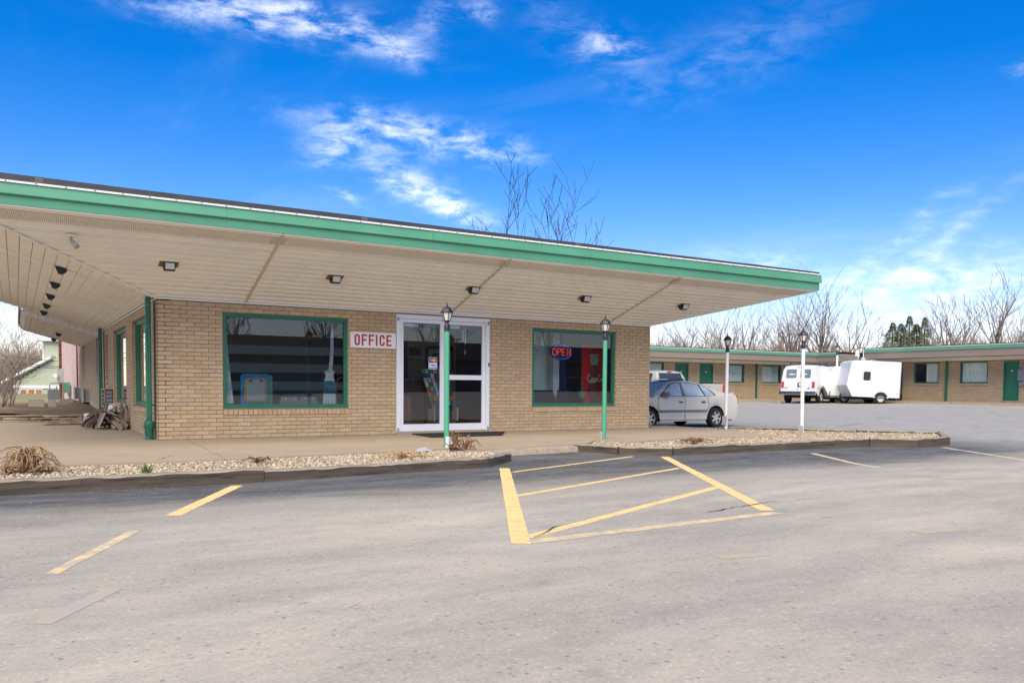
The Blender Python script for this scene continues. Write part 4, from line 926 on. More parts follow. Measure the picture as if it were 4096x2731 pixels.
wing('corner_motel_wing', 'short brick return wing at the inner corner behind the van', fr3, 18.5, 21.9, [], [(19.2, 20.1)], [18.75], [], cl1=lambda d: 21.95-d)
wing('right_motel_wing', 'brick motel wing on the right behind the white camper', fr2, -14., 14.75, [(8.37, 9.89), (11.1, 12.6), (2.2, 3.7), (-1.0, .5)], [(6.75, 7.56), (13.3, 14.1), (4.6, 5.4)], [10.62], [-10, -5.6, -1.2, 3.2, 7.6, 12.0], side=1)
for i, (x, y, z, rz, lb) in enumerate(((33.87, 21.05, 2.83, 0, 'black light under the back wing canopy above the green doors'), (43.0, 20.9, 2.83, 0, 'black light in the inner corner of the courtyard canopy'), (41.4, 6.42, 2.87, -math.pi/2, 'black light above the right green door at picture edge'), (41.4, 13.9, 2.87, -math.pi/2, 'black light above the camper roof under the right canopy'))):
    soffit_light((x, y, z+.06), (-.3 if rz == 0 else 0, 0, 0), lb, 'lights under the wing canopies', False).rotation_euler = (-.3, 0, rz) if rz == 0 else (0, .3, rz)
fl_ = empty('flood_lamp', (40.42, 14.6, 3.2), 0, 'white flood lamp on a bent arm at the end of the right wing canopy', 'lamp')
m = MB(); m.tube([(0, 0, -.35), (0, 0, .1), (-.05, .12, .2), (-.1, .3, .12)], .022, 8); m.build('arm', 'white_paint', fl_); m = MB(); m.lathe([(.05, .05), (.11, -.05), (.13, -.3), (.1, -.32)], 14, (-.1, .34, .08)); m.build_shaded('shade', 'white_paint', fl_)
m = MB(); m.cbox(-.07, .07, -.07, .07, -.45, -.33, .01); m.build('box', 'white_paint', fl_)
# far sidewalks with broken kerb stones
fsw = empty('far_sidewalk'); tag(fsw, kind='structure')
y = -14.
while y < 16.5:
    l = random.uniform(2.0, 3.2); e = random.uniform(-.03, .03); m = MB(); m.hexa([(40.75+e, y+.01, .1), (42.3, y+.01, .1), (42.3, y+l-.01, .1), (40.75+e, y+l-.01, .1)], [(40.8+e, y+.01, .385), (42.3, y+.01, .40), (42.3, y+l-.01, .40), (40.8+e, y+l-.01, .385)]); m.build('slab', 'concrete', fsw)
    m = MB(); m.hexa([(40.62+e, y+.015, .1), (40.745+e, y+.015, .1), (40.745+e, y+l-.02, .1), (40.62+e, y+l-.02, .1)], [(40.66+e, y+.015, .36), (40.79+e, y+.015, .378), (40.79+e, y+l-.02, .378), (40.66+e, y+l-.02, .36)]); m.build('kerb_stone', 'kerb', fsw); y += l
x = 16.
while x < 45:
    l = random.uniform(2.2, 3.2); e = random.uniform(-.03, .03); zt = .30
    m = MB(); m.hexa([(x+.01, 20.35+e, -.2), (x+l-.01, 20.35+e, -.2), (x+l-.01, 21.95, -.2), (x+.01, 21.95, -.2)], [(x+.01, 20.35+e, zt), (x+l-.01, 20.35+e, zt), (x+l-.01, 21.95, .40), (x+.01, 21.95, .40)]); m.build('slab', 'concrete', fsw)
    m = MB(); m.box(x+.015, x+l-.015, 20.22+e, 20.345+e, -.2, zt-.012); m.build('kerb_stone', 'kerb', fsw); x += l
pline([(38.2, 18.9), (35.6, 16.5)], .13, z=.006); pline([(39.6, 15.9), (37.2, 14.2)], .13, z=.006); pline([(35.0, 11.5), (39.6, 11.35)], .1, mt='yellow_worn', z=.006); pline([(33.9, 9.1), (38.5, 8.75)], .1, mt='yellow_worn', z=.006); pline([(34.1, 4.2), (39.5, 4.72)], .1, mt='yellow_worn', z=.006)
# small things by the right wing
eb = empty('electric_meter_boxes', (42.28, 6.5, 1.25), 0, 'grey electrical boxes joined by conduit at the right picture edge', 'electrical box')
for z0, z1, w in ((.3, .88, .32), (1.02, 1.14, .25), (.03, .19, .28)): m = MB(); m.box(-.14, -.0, -.30, .26 if w > .3 else .2, z0, z1); m.build('box', 'steel_grey', eb)
m = MB(); m.tube([(-.07, .0, .1), (-.07, .0, 1.1)], .03, 8); m.build('conduit', 'ac_grey', eb)
sh = empty('shovel', (42.15, 13.25, .40), 0, 'black shovel leaning beside the green door behind the camper', 'shovel')
m = MB(); m.tube([(0, .1, .3), (.09, -.05, .98)], .016, 6); m.build('handle', 'wood_red', sh)
m = MB(); m.loft([[(-.03, -.06, .0), (-.03, .28, .02)], [(-.05, -.07, .16), (-.05, .28, .18)], [(.0, -.03, .34), (.0, .22, .35)]], cap=False); m.build('blade', 'black_metal', sh)

# ------------------------------------------------------------------ vehicles (local x forward, y left, z up)
def wheel(par, x, y, r, w, rim_mt='rim', spokes=6, out=1, rr=.66):
    o = empty('wheel', (x, y, r)); o.parent = par
    m = MB(); h = w/2; m.lathe([(rr*r, -h), (r*.93, -h), (r*.985, -h*.75), (r, -h*.35), (r, h*.35), (r*.985, h*.75), (r*.93, h), (rr*r, h)], 30, (0, 0, 0), 'y', cap=False); m.build_shaded('tyre', 'tyre', o)
    m = MB(); s = out*h; R1 = rr*r
    m.lathe([(R1, -h*.8), (R1, h*.8)], 30, (0, 0, 0), 'y', cap=False); m.lathe([(R1, s*.86), (R1*.93, s*.9), (R1*.9, s*.6)], 30, (0, 0, 0), 'y', cap=False); m.lathe([(.01, s*.72), (R1*.22, s*.72), (R1*.25, s*.4)], 16, (0, 0, 0), 'y', cap=False)
    if spokes:
        for k in range(spokes):
            a = 2*math.pi*k/spokes+.3; c, d = math.cos(a), math.sin(a); px, pz = -d, c; q = lambda rad, t, e: (c*rad+px*t, e, d*rad+pz*t)
            m.hexa([q(R1*.15, -.04*r/.3, s*.5), q(R1*.93, -.028*r/.3, s*.55), q(R1*.93, .028*r/.3, s*.55), q(R1*.15, .04*r/.3, s*.5)], [q(R1*.15, -.036*r/.3, s*.76), q(R1*.93, -.02*r/.3, s*.84), q(R1*.93, .02*r/.3, s*.84), q(R1*.15, .036*r/.3, s*.76)])
    else: m.lathe([(R1*.9, s*.62), (R1*.55, s*.66), (R1*.5, s*.8), (R1*.2, s*.82), (.005, s*.8)], 24, (0, 0, 0), 'y', cap=False)
    m.build_shaded('rim', rim_mt, o, 35)
    m = MB(); m.lathe([(R1*.98, s*.2), (.004, s*.2)], 24, (0, 0, 0), 'y', cap=False); m.build('brake_disc', 'underbody', o); return o
def ip(tab, x):
    if x <= tab[0][0]: return tab[0][1]
    for (a, va), (b, vb) in zip(tab, tab[1:]):
        if x <= b: t = (x-a)/(b-a); return va+(vb-va)*t
    return tab[-1][1]
def body(par, name, mt, x0, x1, top, bot, hw, axles, ar, wr, mid=.55, step=.05, tumble=.985, crown=.025):
    secs = []; n = int((x1-x0)/step)
    for k in range(n+1):
        x = x0+(x1-x0)*k/n; zt, zb, w = ip(top, x), ip(bot, x), ip(hw, x)
        for a in axles:
            if abs(x-a) < ar: zb = max(zb, wr+math.sqrt(ar*ar-(x-a)**2))
        zb = min(zb, zt-.06); zm = zb+(zt-zb)*mid
        half = [(w*.955, zb), (w*.985, zb+(zm-zb)*.35), (w, zm), (w*.997, zm+(zt-zm)*.5), (w*tumble, zt-.05*min(1, (zt-zb)/.5)), (w*(tumble-.05), zt-.012), (w*.72, zt+crown*.6), (0, zt+crown)]
        secs.append([(x, y, z) for y, z in half]+[(x, -y, z) for y, z in half[-2::-1]])
    m = MB(); m.loft(secs); return fix_normals(m.build_shaded(name, mt, par, 32))
def cabin(par, name, mt, xs, top, zb, hwz, x0, x1, step=.06):
    secs = []; n = int((x1-x0)/step)
    for k in range(n+1):
        x = x0+(x1-x0)*k/n; zt = max(ip(top, x), zb+.012); w0 = hwz(zb); zs = zb+(zt-zb)*.9; w1 = hwz(zs)
        half = [(w0, zb-.05), (w0, zb), (hwz((zb+zs)/2)+.006, (zb+zs)/2), (w1, zs), (w1-.045, zt-.015*min(1, (zt-zb)*4)), (w1*.55, zt+.012), (0, zt+.02)]
        secs.append([(x, y, z) for y, z in half]+[(x, -y, z) for y, z in half[-2::-1]])
    m = MB(); m.loft(secs); return fix_normals(m.build_shaded(name, mt, par, 30))
def side_pane(par, poly, hwz, s, mt, name='window', off=.010):
    m = MB(); P = [(x, s*(hwz(z)+off), z) for x, z in poly]; Q = [(x, s*(hwz(z)-.01), z) for x, z in poly]; k = len(P)
    m.loft([Q, P], close=True); return fix_normals(m.build(name, mt, par))
def bar(par, name, mt, x0, x1, y0, y1, z0, z1, c=.012):
    m = MB(); m.cbox(x0, x1, y0, y1, z0, z1, c); return m.build(name, mt, par)

# ---- silver sedan
car = empty('parked_sedan', (14.72, 2.82, -.163), math.pi, 'silver grey four-door sedan parked past the office corner', 'car')
hw = [(-2.46, .62), (-2.40, .74), (-2.2, .82), (-1.6, .855), (0, .875), (1.4, .86), (2.0, .78), (2.25, .66), (2.32, .5)]
bdy = body(car, 'body', 'car_silver', -2.46, 2.32, [(-2.46, .58), (-2.42, .65), (-2.28, .70), (-2.26, .88), (-2.18, .99), (-2.0, 1.03), (-1.6, 1.01), (-1.0, .95), (.9, .93), (1.3, .92), (1.8, .84), (2.15, .74), (2.3, .60)],
     [(-2.46, .36), (-2.3, .27), (-1.7, .22), (1.8, .20), (2.2, .24), (2.32, .32)], hw, (-1.31, 1.31), .365, .30)
hz = lambda z: .80-.50*max(0, z-.93)
cabin(car, 'cabin', 'car_silver', None, [(-1.78, 1.0), (-1.5, 1.09), (-1.0, 1.305), (-.75, 1.365), (-.4, 1.398), (.1, 1.395), (.32, 1.36), (.7, 1.17), (1.12, .93)], .93, hz, -1.78, 1.12)
for s in (1, -1):
    side_pane(car, [(.95, .94), (-1.26, .94), (-1.32, 1.0), (-1.24, 1.075), (-1.02, 1.22), (-.74, 1.305), (-.40, 1.352), (.05, 1.35), (.24, 1.342), (.43, 1.285)], hz, s, 'black_plastic', 'window_surround', .006)
    side_pane(car, [(.86, .955), (.05, .955), (.02, 1.33), (.22, 1.325), (.40, 1.27), (.62, 1.13)], hz, s, 'car_glass')
    side_pane(car, [(-.09, .955), (-.86, .955), (-.70, 1.29), (-.40, 1.335), (-.06, 1.335)], hz, s, 'car_glass')
    side_pane(car, [(-.91, .955), (-1.20, .955), (-1.26, 1.0), (-1.20, 1.06), (-1.0, 1.205), (-.76, 1.285)], hz, s, 'car_glass')
    side_pane(car, [(.045, .95), (-.085, .95), (-.055, 1.34), (.015, 1.34)], hz, s, 'car_silver_dark', 'pillar', .012)
    side_pane(car, [(-.865, .95), (-.905, .95), (-.755, 1.29), (-.70, 1.295)], hz, s, 'black_plastic', 'pillar', .012)
    bar(car, 'door_trim', 'car_silver_dark', .04, 1.0, s*.885-.012, s*.885+.012, .485, .545); bar(car, 'door_trim', 'car_silver_dark', -.88, .02, s*.885-.012, s*.885+.012, .485, .545)
    for x in (.16, -.75): m = MB(); m.prism([(x-.09, .79), (x+.09, .80), (x+.09, .84), (x-.09, .84)], s*.868, s*.892, 'y'); m.build('door_handle', 'car_silver', car); bar(car, 'handle_recess', 'black_plastic', x-.075, x+.075, s*.862, s*.880, .755, .79, .008)
    m = MB()
    for P in ([(.0, .24), (.0, .94)], [(-.98, .62), (-.92, .93)], [(1.02, .24), (1.03, .92)], [(-.98, .62), (-.86, .5), (-.84, .5)]):
        m.tube([(x, s*(ip(hw, x)*.998+.001), z) for x, z in P], .007, 4)
    m.build('door_gap', 'underbody', car)
    bar(car, 'sill_strip', 'car_silver', -.9, .95, s*.86-.012, s*.86+.012, .262, .285, .006)
    m = MB(); m.loft([[(x, s*(.87+y), .99+z) for y, z in ((0, -.05), (.17*k, -.06*k), (.2*k, .0), (.17*k, .085*k), (0, .07))] for x, k in ((.72, .75), (.78, 1.), (.86, .9), (.93, .35))], close=True); fix_normals(m.build_shaded('mirror', 'car_silver_dark', car))
    m = MB(); m.prism([(-2.27, .71), (-2.13, .70), (-2.13, .92), (-2.23, .955)], s*.70, s*.80, 'y'); fix_normals(m.build('tail_lamp', 'red_lamp', car))
    m = MB(); m.prism([(2.22, .62), (1.95, .66), (1.98, .76), (2.15, .73)], s*.60, s*.76, 'y'); fix_normals(m.build('headlight', 'lens', car))
    for a in (-1.31, 1.31): wheel(car, a, s*.755, .30, .20, 'rim', 6, s)
m = MB(); m.hexa([(1.06, -.70, .952), (1.06, .70, .952), (1.02, .70, .93), (1.02, -.70, .93)], [(.36, -.56, 1.352), (.36, .56, 1.352), (.33, .56, 1.33), (.33, -.56, 1.33)])
for v in m.v: pass
m.v = [(x+.022, y, z+.03) for x, y, z in m.v]; fix_normals(m.build('windshield', 'car_glass', car))
m = MB(); m.hexa([(-1.66, -.62, 1.03), (-1.66, .62, 1.03), (-1.6, .62, 1.03), (-1.6, -.62, 1.03)], [(-1.02, -.55, 1.318), (-1.02, .55, 1.318), (-.98, .55, 1.30), (-.98, -.55, 1.30)]); fix_normals(m.build('rear_window', 'car_glass', car))
m = MB(); m.loft([[(x, y, z) for y, z in ((-.42, 1.425), (-.38, 1.425+h), (.38, 1.425+h), (.42, 1.425))] for x, h in ((-.42, .015), (-.36, .045), (.2, .03), (.36, .01))], close=True); fix_normals(m.build('sunroof_deflector', 'dark_glass', car))
m = MB(); m.loft([[(x, y, z) for x, z in ((-2.25, 1.01), (-2.05, 1.045), (-2.22, 1.06))] for y in (-.62, .62)], close=True); fix_normals(m.build('spoiler', 'car_silver', car))
bar(car, 'underbody', 'underbody', -2.1, 2.1, -.70, .70, .20, .6)
bar(car, 'bumper_strip', 'car_silver_dark', -2.47, -2.1, -.66, .66, .47, .5, .008); bar(car, 'number_plate', 'print_white', -2.48, -2.455, -.15, .15, .5, .62, .006)

# ---- pickup truck
tr = empty('pickup_truck', (22.9, 12.2, -.05), math.pi/2, 'beige pickup truck parked behind the silver sedan', 'truck')
hw = [(-2.85, .93), (-2.7, .97), (0, .985), (2.2, .97), (2.7, .85), (2.8, .7)]
body(tr, 'cab_body', 'truck_beige', -.50, 2.8, [(-.5, 1.26), (1.15, 1.23), (1.5, 1.18), (2.4, 1.10), (2.8, .98)], [(-.5, .42), (2.8, .42)], hw, (1.78,), .48, .39)
hz2 = lambda z: .93-.34*max(0, z-1.25)
cabin(tr, 'cab', 'truck_beige', None, [(-.55, 1.30), (-.50, 1.55), (-.38, 1.80), (-.1, 1.845), (.55, 1.835), (.85, 1.76), (1.55, 1.25)], 1.25, hz2, -.55, 1.55)
bd = MB()
for s in (1, -1): pass
bedw = body(tr, 'bed', 'truck_beige', -2.83, -.54, [(-2.83, 1.23), (-.54, 1.23)], [(-2.83, .52), (-.54, .48)], [(-2.83, .93), (-2.6, .97), (-.54, .97)], (-1.75,), .48, .39)
m = MB(); m.box(-2.78, -.6, -.85, .85, 1.10, 1.30); m.build('bed_liner', 'underbody', tr)
m = MB(); m.cbox(-2.90, -2.835, -.80, .80, .66, 1.26, .02); tg = m.build('tailgate', 'truck_beige', tr)
bar(tr, 'gate_handle', 'black_plastic', -2.915, -2.895, -.06, .06, 1.07, 1.14, .008)
t = text_mesh('lettering', 'CHEVROLET', .13, 'ac_grey', tr, .003, .004, 1.15); t.rotation_euler = (math.pi/2, 0, -math.pi/2); t.location = (-2.904, 0, .93)
for s in (1, -1):
    m = MB(); m.cbox(-2.93, -2.78, s*.80, s*.94, .82, 1.20, .03); m.build('tail_lamp', 'red_lamp', tr)
    side_pane(tr, [(1.30, 1.30), (.42, 1.30), (.42, 1.74), (.72, 1.74), (.86, 1.70)], hz2, s, 'dark_glass'); side_pane(tr, [(.30, 1.30), (-.22, 1.30), (-.20, 1.72), (.30, 1.745)], hz2, s, 'dark_glass')
    for a in (-1.75, 1.78): wheel(tr, a, s*.82, .39, .25, 'rim', 0, s)
    m = MB(); m.cbox(.95, 1.08, s*1.02, s*1.22, 1.22, 1.42, .02); m.build('mirror', 'black_plastic', tr)
m = MB(); m.hexa([(-.585, -.72, 1.31), (-.585, .72, 1.31), (-.50, .72, 1.31), (-.50, -.72, 1.31)], [(-.445, -.63, 1.745), (-.445, .63, 1.745), (-.38, .63, 1.745), (-.38, -.63, 1.745)]); fix_normals(m.build('rear_window', 'dark_glass', tr))
bar(tr, 'brake_light', 'red_lamp', -.43, -.36, -.12, .12, 1.785, 1.825, .01)
bar(tr, 'rear_bumper', 'black_plastic', -3.02, -2.86, -.95, .95, .50, .66, .02); bar(tr, 'underbody', 'underbody', -2.7, 2.4, -.7, .7, .35, .8)
m = MB(); m.hexa([(1.50, -.76, 1.27), (1.50, .76, 1.27), (1.44, .76, 1.27), (1.44, -.76, 1.27)], [(.92, -.64, 1.745), (.92, .64, 1.745), (.86, .64, 1.745), (.86, -.64, 1.745)]); fix_normals(m.build('windshield', 'dark_glass', tr))

# ---- white van
vh = R(22); ax = Vector((37.18, 16.12)); vn = empty('parked_van', (ax.x+1.75*math.cos(vh), ax.y+1.75*math.sin(vh), .205), vh, 'white passenger van with a roof rack parked nose to the wall', 'van'); vn.scale = (1.05, 1.05, 1.05)
secs = []; X0, X1 = -2.75, 2.65; n = 100
vtop = [(-2.75, 1.10), (-2.70, 1.55), (-2.60, 1.96), (-2.48, 2.06), (-1.5, 2.11), (.6, 2.10), (1.1, 2.02), (1.85, 1.42), (2.0, 1.30), (2.55, 1.12), (2.65, .95)]; vhw = [(-2.75, .93), (-2.6, .985), (1.6, .99), (2.4, .93), (2.65, .78)]
for k in range(n+1):
    x = X0+(X1-X0)*k/n; zt, w = ip(vtop, x), ip(vhw, x); zb = .42 if x > -2.5 else .55
    for a in (-1.75, 1.75):
        if abs(x-a) < .46: zb = max(zb, .37+math.sqrt(.46**2-(x-a)**2))
    f = lambda z: w-.17*max(0, (z-1.05))-.05*max(0, .6-z)
    zs = [zb, zb+(1.05-zb)*.5, 1.05, 1.05+(zt-1.05)*.5, zt-.14, zt-.04]; zs = [min(z, zt-.01) for z in zs]
    half = [(f(z), z) for z in zs]; half[-1] = (half[-1][0]-.07, half[-1][1]); half += [(half[-1][0]*.6, zt), (0, zt+.01)]
    secs.append([(x, y, z) for y, z in half]+[(x, -y, z) for y, z in half[-2::-1]])
m = MB(); m.loft(secs); fix_normals(m.build_shaded('body', 'van_white', vn, 35))
def rear_pane(y0, y1, z0, z1, mt, nm, e=.012, c=.05):
    xr = lambda z: -2.75+.05*(z-1.10)/.45 if z < 1.55 else -2.70+.10*(z-1.55)/.41
    P = [(y0+c, z0), (y1-c, z0), (y1, z0+c), (y1, z1-c), (y1-c, z1), (y0+c, z1), (y0, z1-c), (y0, z0+c)]
    m = MB(); m.loft([[(xr(z)+.02, y, z) for y, z in P], [(xr(z)-e, y, z) for y, z in P]], close=True); return fix_normals(m.build(nm, mt, vn))
rear_pane(.10, .66, 1.38, 1.86, 'van_glass', 'rear_window'); rear_pane(-.66, -.10, 1.38, 1.86, 'van_glass', 'rear_window')
rear_pane(.76, .90, .86, 1.18, 'red_lamp', 'tail_lamp', .03, .015); rear_pane(-.90, -.76, .86, 1.18, 'red_lamp', 'tail_lamp', .03, .015)
rear_pane(-.30, .02, .92, 1.12, 'black_plastic', 'plate_panel', .02, .02); rear_pane(-.22, -.06, .96, 1.08, 'print_white', 'number_plate', .026, .01)
rear_pane(-.004, .004, .62, 1.95, 'underbody', 'door_gap', .004, .001); rear_pane(.55, .75, .82, .85, 'ac_grey', 'badge', .004, .004); rear_pane(-.64, -.52, .81, .85, 'blue_print', 'badge', .006, .015); rear_pane(-.18, .1, 1.955, 1.98, 'red_lamp', 'brake_light', .02, .004)
bar(vn, 'rear_bumper', 'chrome', -2.92, -2.72, -.98, .98, .46, .66, .03); bar(vn, 'underbody', 'underbody', -2.5, 2.4, -.75, .75, .30, .62)
for s in (1, -1):
    for a in (-1.75, 1.75): wheel(vn, a, s*.85, .37, .24, 'rim', 0, s)
    side_pane(vn, [(1.62, 1.36), (.95, 1.36), (.95, 1.82), (1.2, 1.80)], lambda z: .985-.17*(z-1.05), s, 'dark_glass'); side_pane(vn, [(.85, 1.36), (-.2, 1.36), (-.2, 1.82), (.85, 1.82)], lambda z: .985-.17*(z-1.05), s, 'van_white', 'side_door', .008)
for s in (1, -1):
    bar(vn, 'side_moulding', 'ac_grey', -2.45, 2.2, s*.985-.01, s*.985+.012, .80, .85, .008)
    m = MB(); m.tube([(-1.0, s*.985, .5), (-1.0, s*.86, 1.8)], .006, 4); m.tube([(.9, s*.99, .5), (.9, s*.86, 1.8)], .006, 4); m.build('door_gap', 'underbody', vn)
    bar(vn, 'mirror', 'black_plastic', 1.45, 1.6, s*1.0, s*1.22, 1.2, 1.45, .02)
rk = MB()
for x in (-1.6, -.3, 1.0):
    rk.tube([(x, -.82, 2.2), (x, .82, 2.2)], .018, 6)
    for s in (-.8, .8): rk.tube([(x, s, 2.02), (x, s, 2.28)], .018, 6)
rk.build('roof_rack', 'black_metal', vn)

# ---- white camper trailers (nose to -x world = local +x)
def camper(loc, rz, L_, H_, W_, label, windows, wheel_x, pitch=0., wr=.30, z0=.36, rake=.40):
    o = empty('camper_trailer', loc, rz, label, 'trailer', 'white camper trailers'); o.rotation_euler = (0, pitch, rz)
    prof = [(-L_/2, z0), (L_/2-.20, z0+.02), (L_/2+.12, z0+.62), (L_/2-rake, H_-.10), (L_/2-rake-.22, H_), (-L_/2+.03, H_-.02)]
    m = MB(); m.prism(prof[2:]+[(-L_/2, z0+.001), (L_/2-.3, z0+.001), (L_/2+.02, z0+.45)][:2], -W_/2, W_/2, 'y') if 0 else m.prism(prof, -W_/2, W_/2, 'y'); fix_normals(m.build('shell', 'camper_white', o))
    m = MB(); m.prism([(L_/2-.205, z0-.004), (L_/2+.128, z0+.62), (L_/2+.10, z0+.63), (L_/2-.25, z0+.01)], -W_/2-.006, W_/2+.006, 'y'); fix_normals(m.build('nose_panel', 'camper_grey', o))
    for s in (1, -1):
        m = MB(); m.tube([(wheel_x+(wr+.08)*math.cos(q), s*(W_/2+.004), wr+(wr+.08)*math.sin(q)) for q in [math.pi*k/14 for k in range(15)]], .02, 6); m.build('wheel_arch', 'camper_grey', o)
        m = MB(); m.prism([(wheel_x+(wr+.07)*math.cos(math.pi*k/14), wr+(wr+.07)*math.sin(math.pi*k/14)) for k in range(15)], s*(W_/2-.02), s*(W_/2+.003), 'y'); fix_normals(m.build('wheel_well', 'underbody', o))
        wheel(o, wheel_x, s*(W_/2-.07), wr, .17, 'rim', 0, s, .6)
        for x, z, w, h in windows:
            c = .05; P = [(x-w/2+c, z-h/2), (x+w/2-c, z-h/2), (x+w/2, z-h/2+c), (x+w/2, z+h/2-c), (x+w/2-c, z+h/2), (x-w/2+c, z+h/2), (x-w/2, z+h/2-c), (x-w/2, z-h/2+c)]
            m = MB(); m.prism(P, s*(W_/2-.01), s*(W_/2+.02), 'y'); f = fix_normals(m.build('window', 'black_plastic', o)); m = MB(); sc = .86; m.prism([(x+(a-x)*sc, z+(b-z)*sc) for a, b in P], s*(W_/2+.02), s*(W_/2+.026), 'y'); fix_normals(m.build('pane', 'dark_glass', f))
    m = MB()
    for s in (1, -1): m.tube([(L_/2-.5, s*.5, z0-.03), (L_/2+.75, 0, z0-.02)], .035, 6)
    m.tube([(L_/2+.7, 0, z0-.02), (L_/2+.95, 0, z0-.02)], .04, 8); m.tube([(L_/2+.7, 0, .02), (L_/2+.7, 0, z0+.25)], .03, 8); m.build('hitch', 'black_metal', o)
    m = MB(); m.box(-L_/2+.1, L_/2-.3, -W_/2+.2, W_/2-.2, z0-.14, z0-.002); m.build('chassis', 'underbody', o)
    for q in range(1, 5):   # vertical panel joints
        xx_ = -L_/2+L_*q/5.5
        for s in (1, -1): m = MB(); m.tube([(xx_, s*(W_/2+.0005), z0+.03), (xx_, s*(W_/2+.0005), H_-.06)], .005, 4); m.build('panel_joint', 'camper_grey', o)
    for s in (1, -1):
        bar(o, 'corner_trim', 'camper_grey', -L_/2-.01, -L_/2+.025, s*W_/2-.012, s*W_/2+.012, z0, H_-.03, .004); bar(o, 'marker_lamp', 'red_lamp', -L_/2+.1, -L_/2+.16, s*W_/2-.01, s*W_/2+.018, z0+.25, z0+.29, .004); bar(o, 'bottom_trim', 'camper_grey', -L_/2, L_/2-.2, s*W_/2-.01, s*W_/2+.012, z0, z0+.03, .004)
    for zz in (z0+.95,):    # ribbed side seam
        for s in (1, -1): m = MB(); m.tube([(-L_/2+.02, s*(W_/2+.001), zz), (L_/2-.1, s*(W_/2+.001), zz)], .006, 4); m.build('side_seam', 'camper_grey', o)
    return o
camper((38.83, 13.14, .235), R(145), 2.75, 2.36, 1.9, 'large white camper trailer with one side window in front of the right wing', [(.42, 1.52, .38, .48)], -.38, -.035, rake=.10)
c2_ = camper((38.75, 15.0, .22), R(152), 2.1, 2.12, 1.45, 'smaller white camper trailer wedged between the van and the large one', [(-.3, 1.4, .4, .4)], -.05, 0)
m = MB(); m.lathe([(.12, -.08), (.28, -.08), (.3, 0), (.28, .08), (.12, .08)], 20, (1.2, .1, .8), 'x'); m.build_shaded('spare_wheel', 'tyre', c2_)

# ------------------------------------------------------------------ trees and thicket
def branch_gen(rs, p, d, ln, rad, lev, maxlev, out, kids, wob, up):
    n = 5 if lev < 2 else 3; pts = [p]; rr = [rad]; dd = d.copy()
    for k in range(n):
        dd = (dd+Vector((rs.uniform(-wob, wob), rs.uniform(-wob, wob), rs.uniform(-wob, wob)+up*.12))).normalized(); pts.append(pts[-1]+dd*(ln/n)); rr.append(rad*(1-(.62 if lev < maxlev else .8)*(k+1)/n))
    out.append((lev, pts, rr))
    if lev >= maxlev: return
    nk = kids[lev]
    for k in range(nk):
        t = rs.uniform(.28, .98) if k else 1.; i = min(int(t*n), n-1); f = t*n-i; q = pts[i].lerp(pts[i+1], f); base = (pts[i+1]-pts[i]).normalized()
        a = rs.uniform(0, 6.283); s = base.orthogonal().normalized(); s.rotate(Matrix.Rotation(a, 3, base)); ang = rs.uniform(.35, .85)
        nd = (base*math.cos(ang)+s*math.sin(ang)+Vector((0, 0, up*.35))).normalized(); branch_gen(rs, q, nd, ln*rs.uniform(.45, .72), max(rr[i]*rs.uniform(.5, .72), .006), lev+1, maxlev, out, kids, wob*1.15, up)
def bare_tree(name, loc, h, seed, label, rad=.16, lean=(0, 0), kids=(6, 5, 4, 3), maxlev=4, mt='bark', tw='twig', group='bare trees behind the motel', up=.5, trunk=.55, wob=.10, tmin=.012, cat='tree'):
    rs = random.Random(seed); out = []; d = Vector((lean[0], lean[1], 1)).normalized()
    branch_gen(rs, Vector((0, 0, -.3)), d, h*trunk, rad, 0, maxlev, out, kids, wob, up)
    o = empty(name, loc, 0, label, cat, group); a, b = MB(), MB()
    for lev, pts, rr in out:
        rr = [max(r, tmin) for r in rr]; (a if lev < 2 else b).tube(pts, rr, 7 if lev == 0 else 5 if lev == 1 else 3, cap=False)
    zmax = max(v[2] for v in a.v+b.v); k = h/zmax
    for q in (a, b): q.v = [(x, y, z*k) for x, y, z in q.v]
    a.build_shaded('trunk', mt, o); b.build('crown', tw, o); return o
# three bare trees rising over the office roof
bare_tree('bare_tree', (29.6, 37.7, .3), 17.6, 5, 'left bare tree rising over the office roof', .26, (-.02, .01), (4, 3, 3, 2), 4, 'bark_dark', 'bark_dark', 'bare trees over the office roof', .7, .55, .06, .020)
bare_tree('bare_tree', (31.9, 36.2, .3), 18.4, 12, 'middle bare tree rising over the office roof', .22, (.01, -.01), (3, 3, 3, 2), 4, 'bark_dark', 'bark_dark', 'bare trees over the office roof', .85, .66, .05, .020)
bare_tree('bare_tree', (34.0, 35.0, .3), 16.6, 23, 'right bare tree rising over the office roof', .28, (.02, -.01), (4, 3, 3, 2), 4, 'bark_dark', 'bark_dark', 'bare trees over the office roof', .75, .58, .06, .020)
TR = [(1505, 6.6, 66), (1570, 8.2, 60), (1612, 8.6, 64), (1655, 9.0, 68), (1722, 9.3, 66), (1770, 8.0, 70), (1795, 10.6, 66), (1832, 10.0, 70), (1872, 12.6, 66), (1905, 10.0, 72), (1952, 9.6, 64), (2085, 7.6, 70), (2147, 10.0, 66), (2205, 10.4, 68), (2292, 12.2, 62), (2335, 8.4, 72), (2390, 9.6, 66)]
WHERE = ['beside the office wall edge', 'left of the white lamp post', 'leaning behind the back wing', 'above the pickup truck', 'over the back wing midpoint', 'slender one over the back wing', 'behind the second white lamp post', 'over the van', 'tallest one right of the canopy tip', 'above the small trailer', 'in the gap between the two wings', 'among the evergreens', 'forked one right of the evergreens', 'leaning over the right wing roof', 'tall one near the right picture edge', 'last but one at the right edge', 'just outside the right edge']
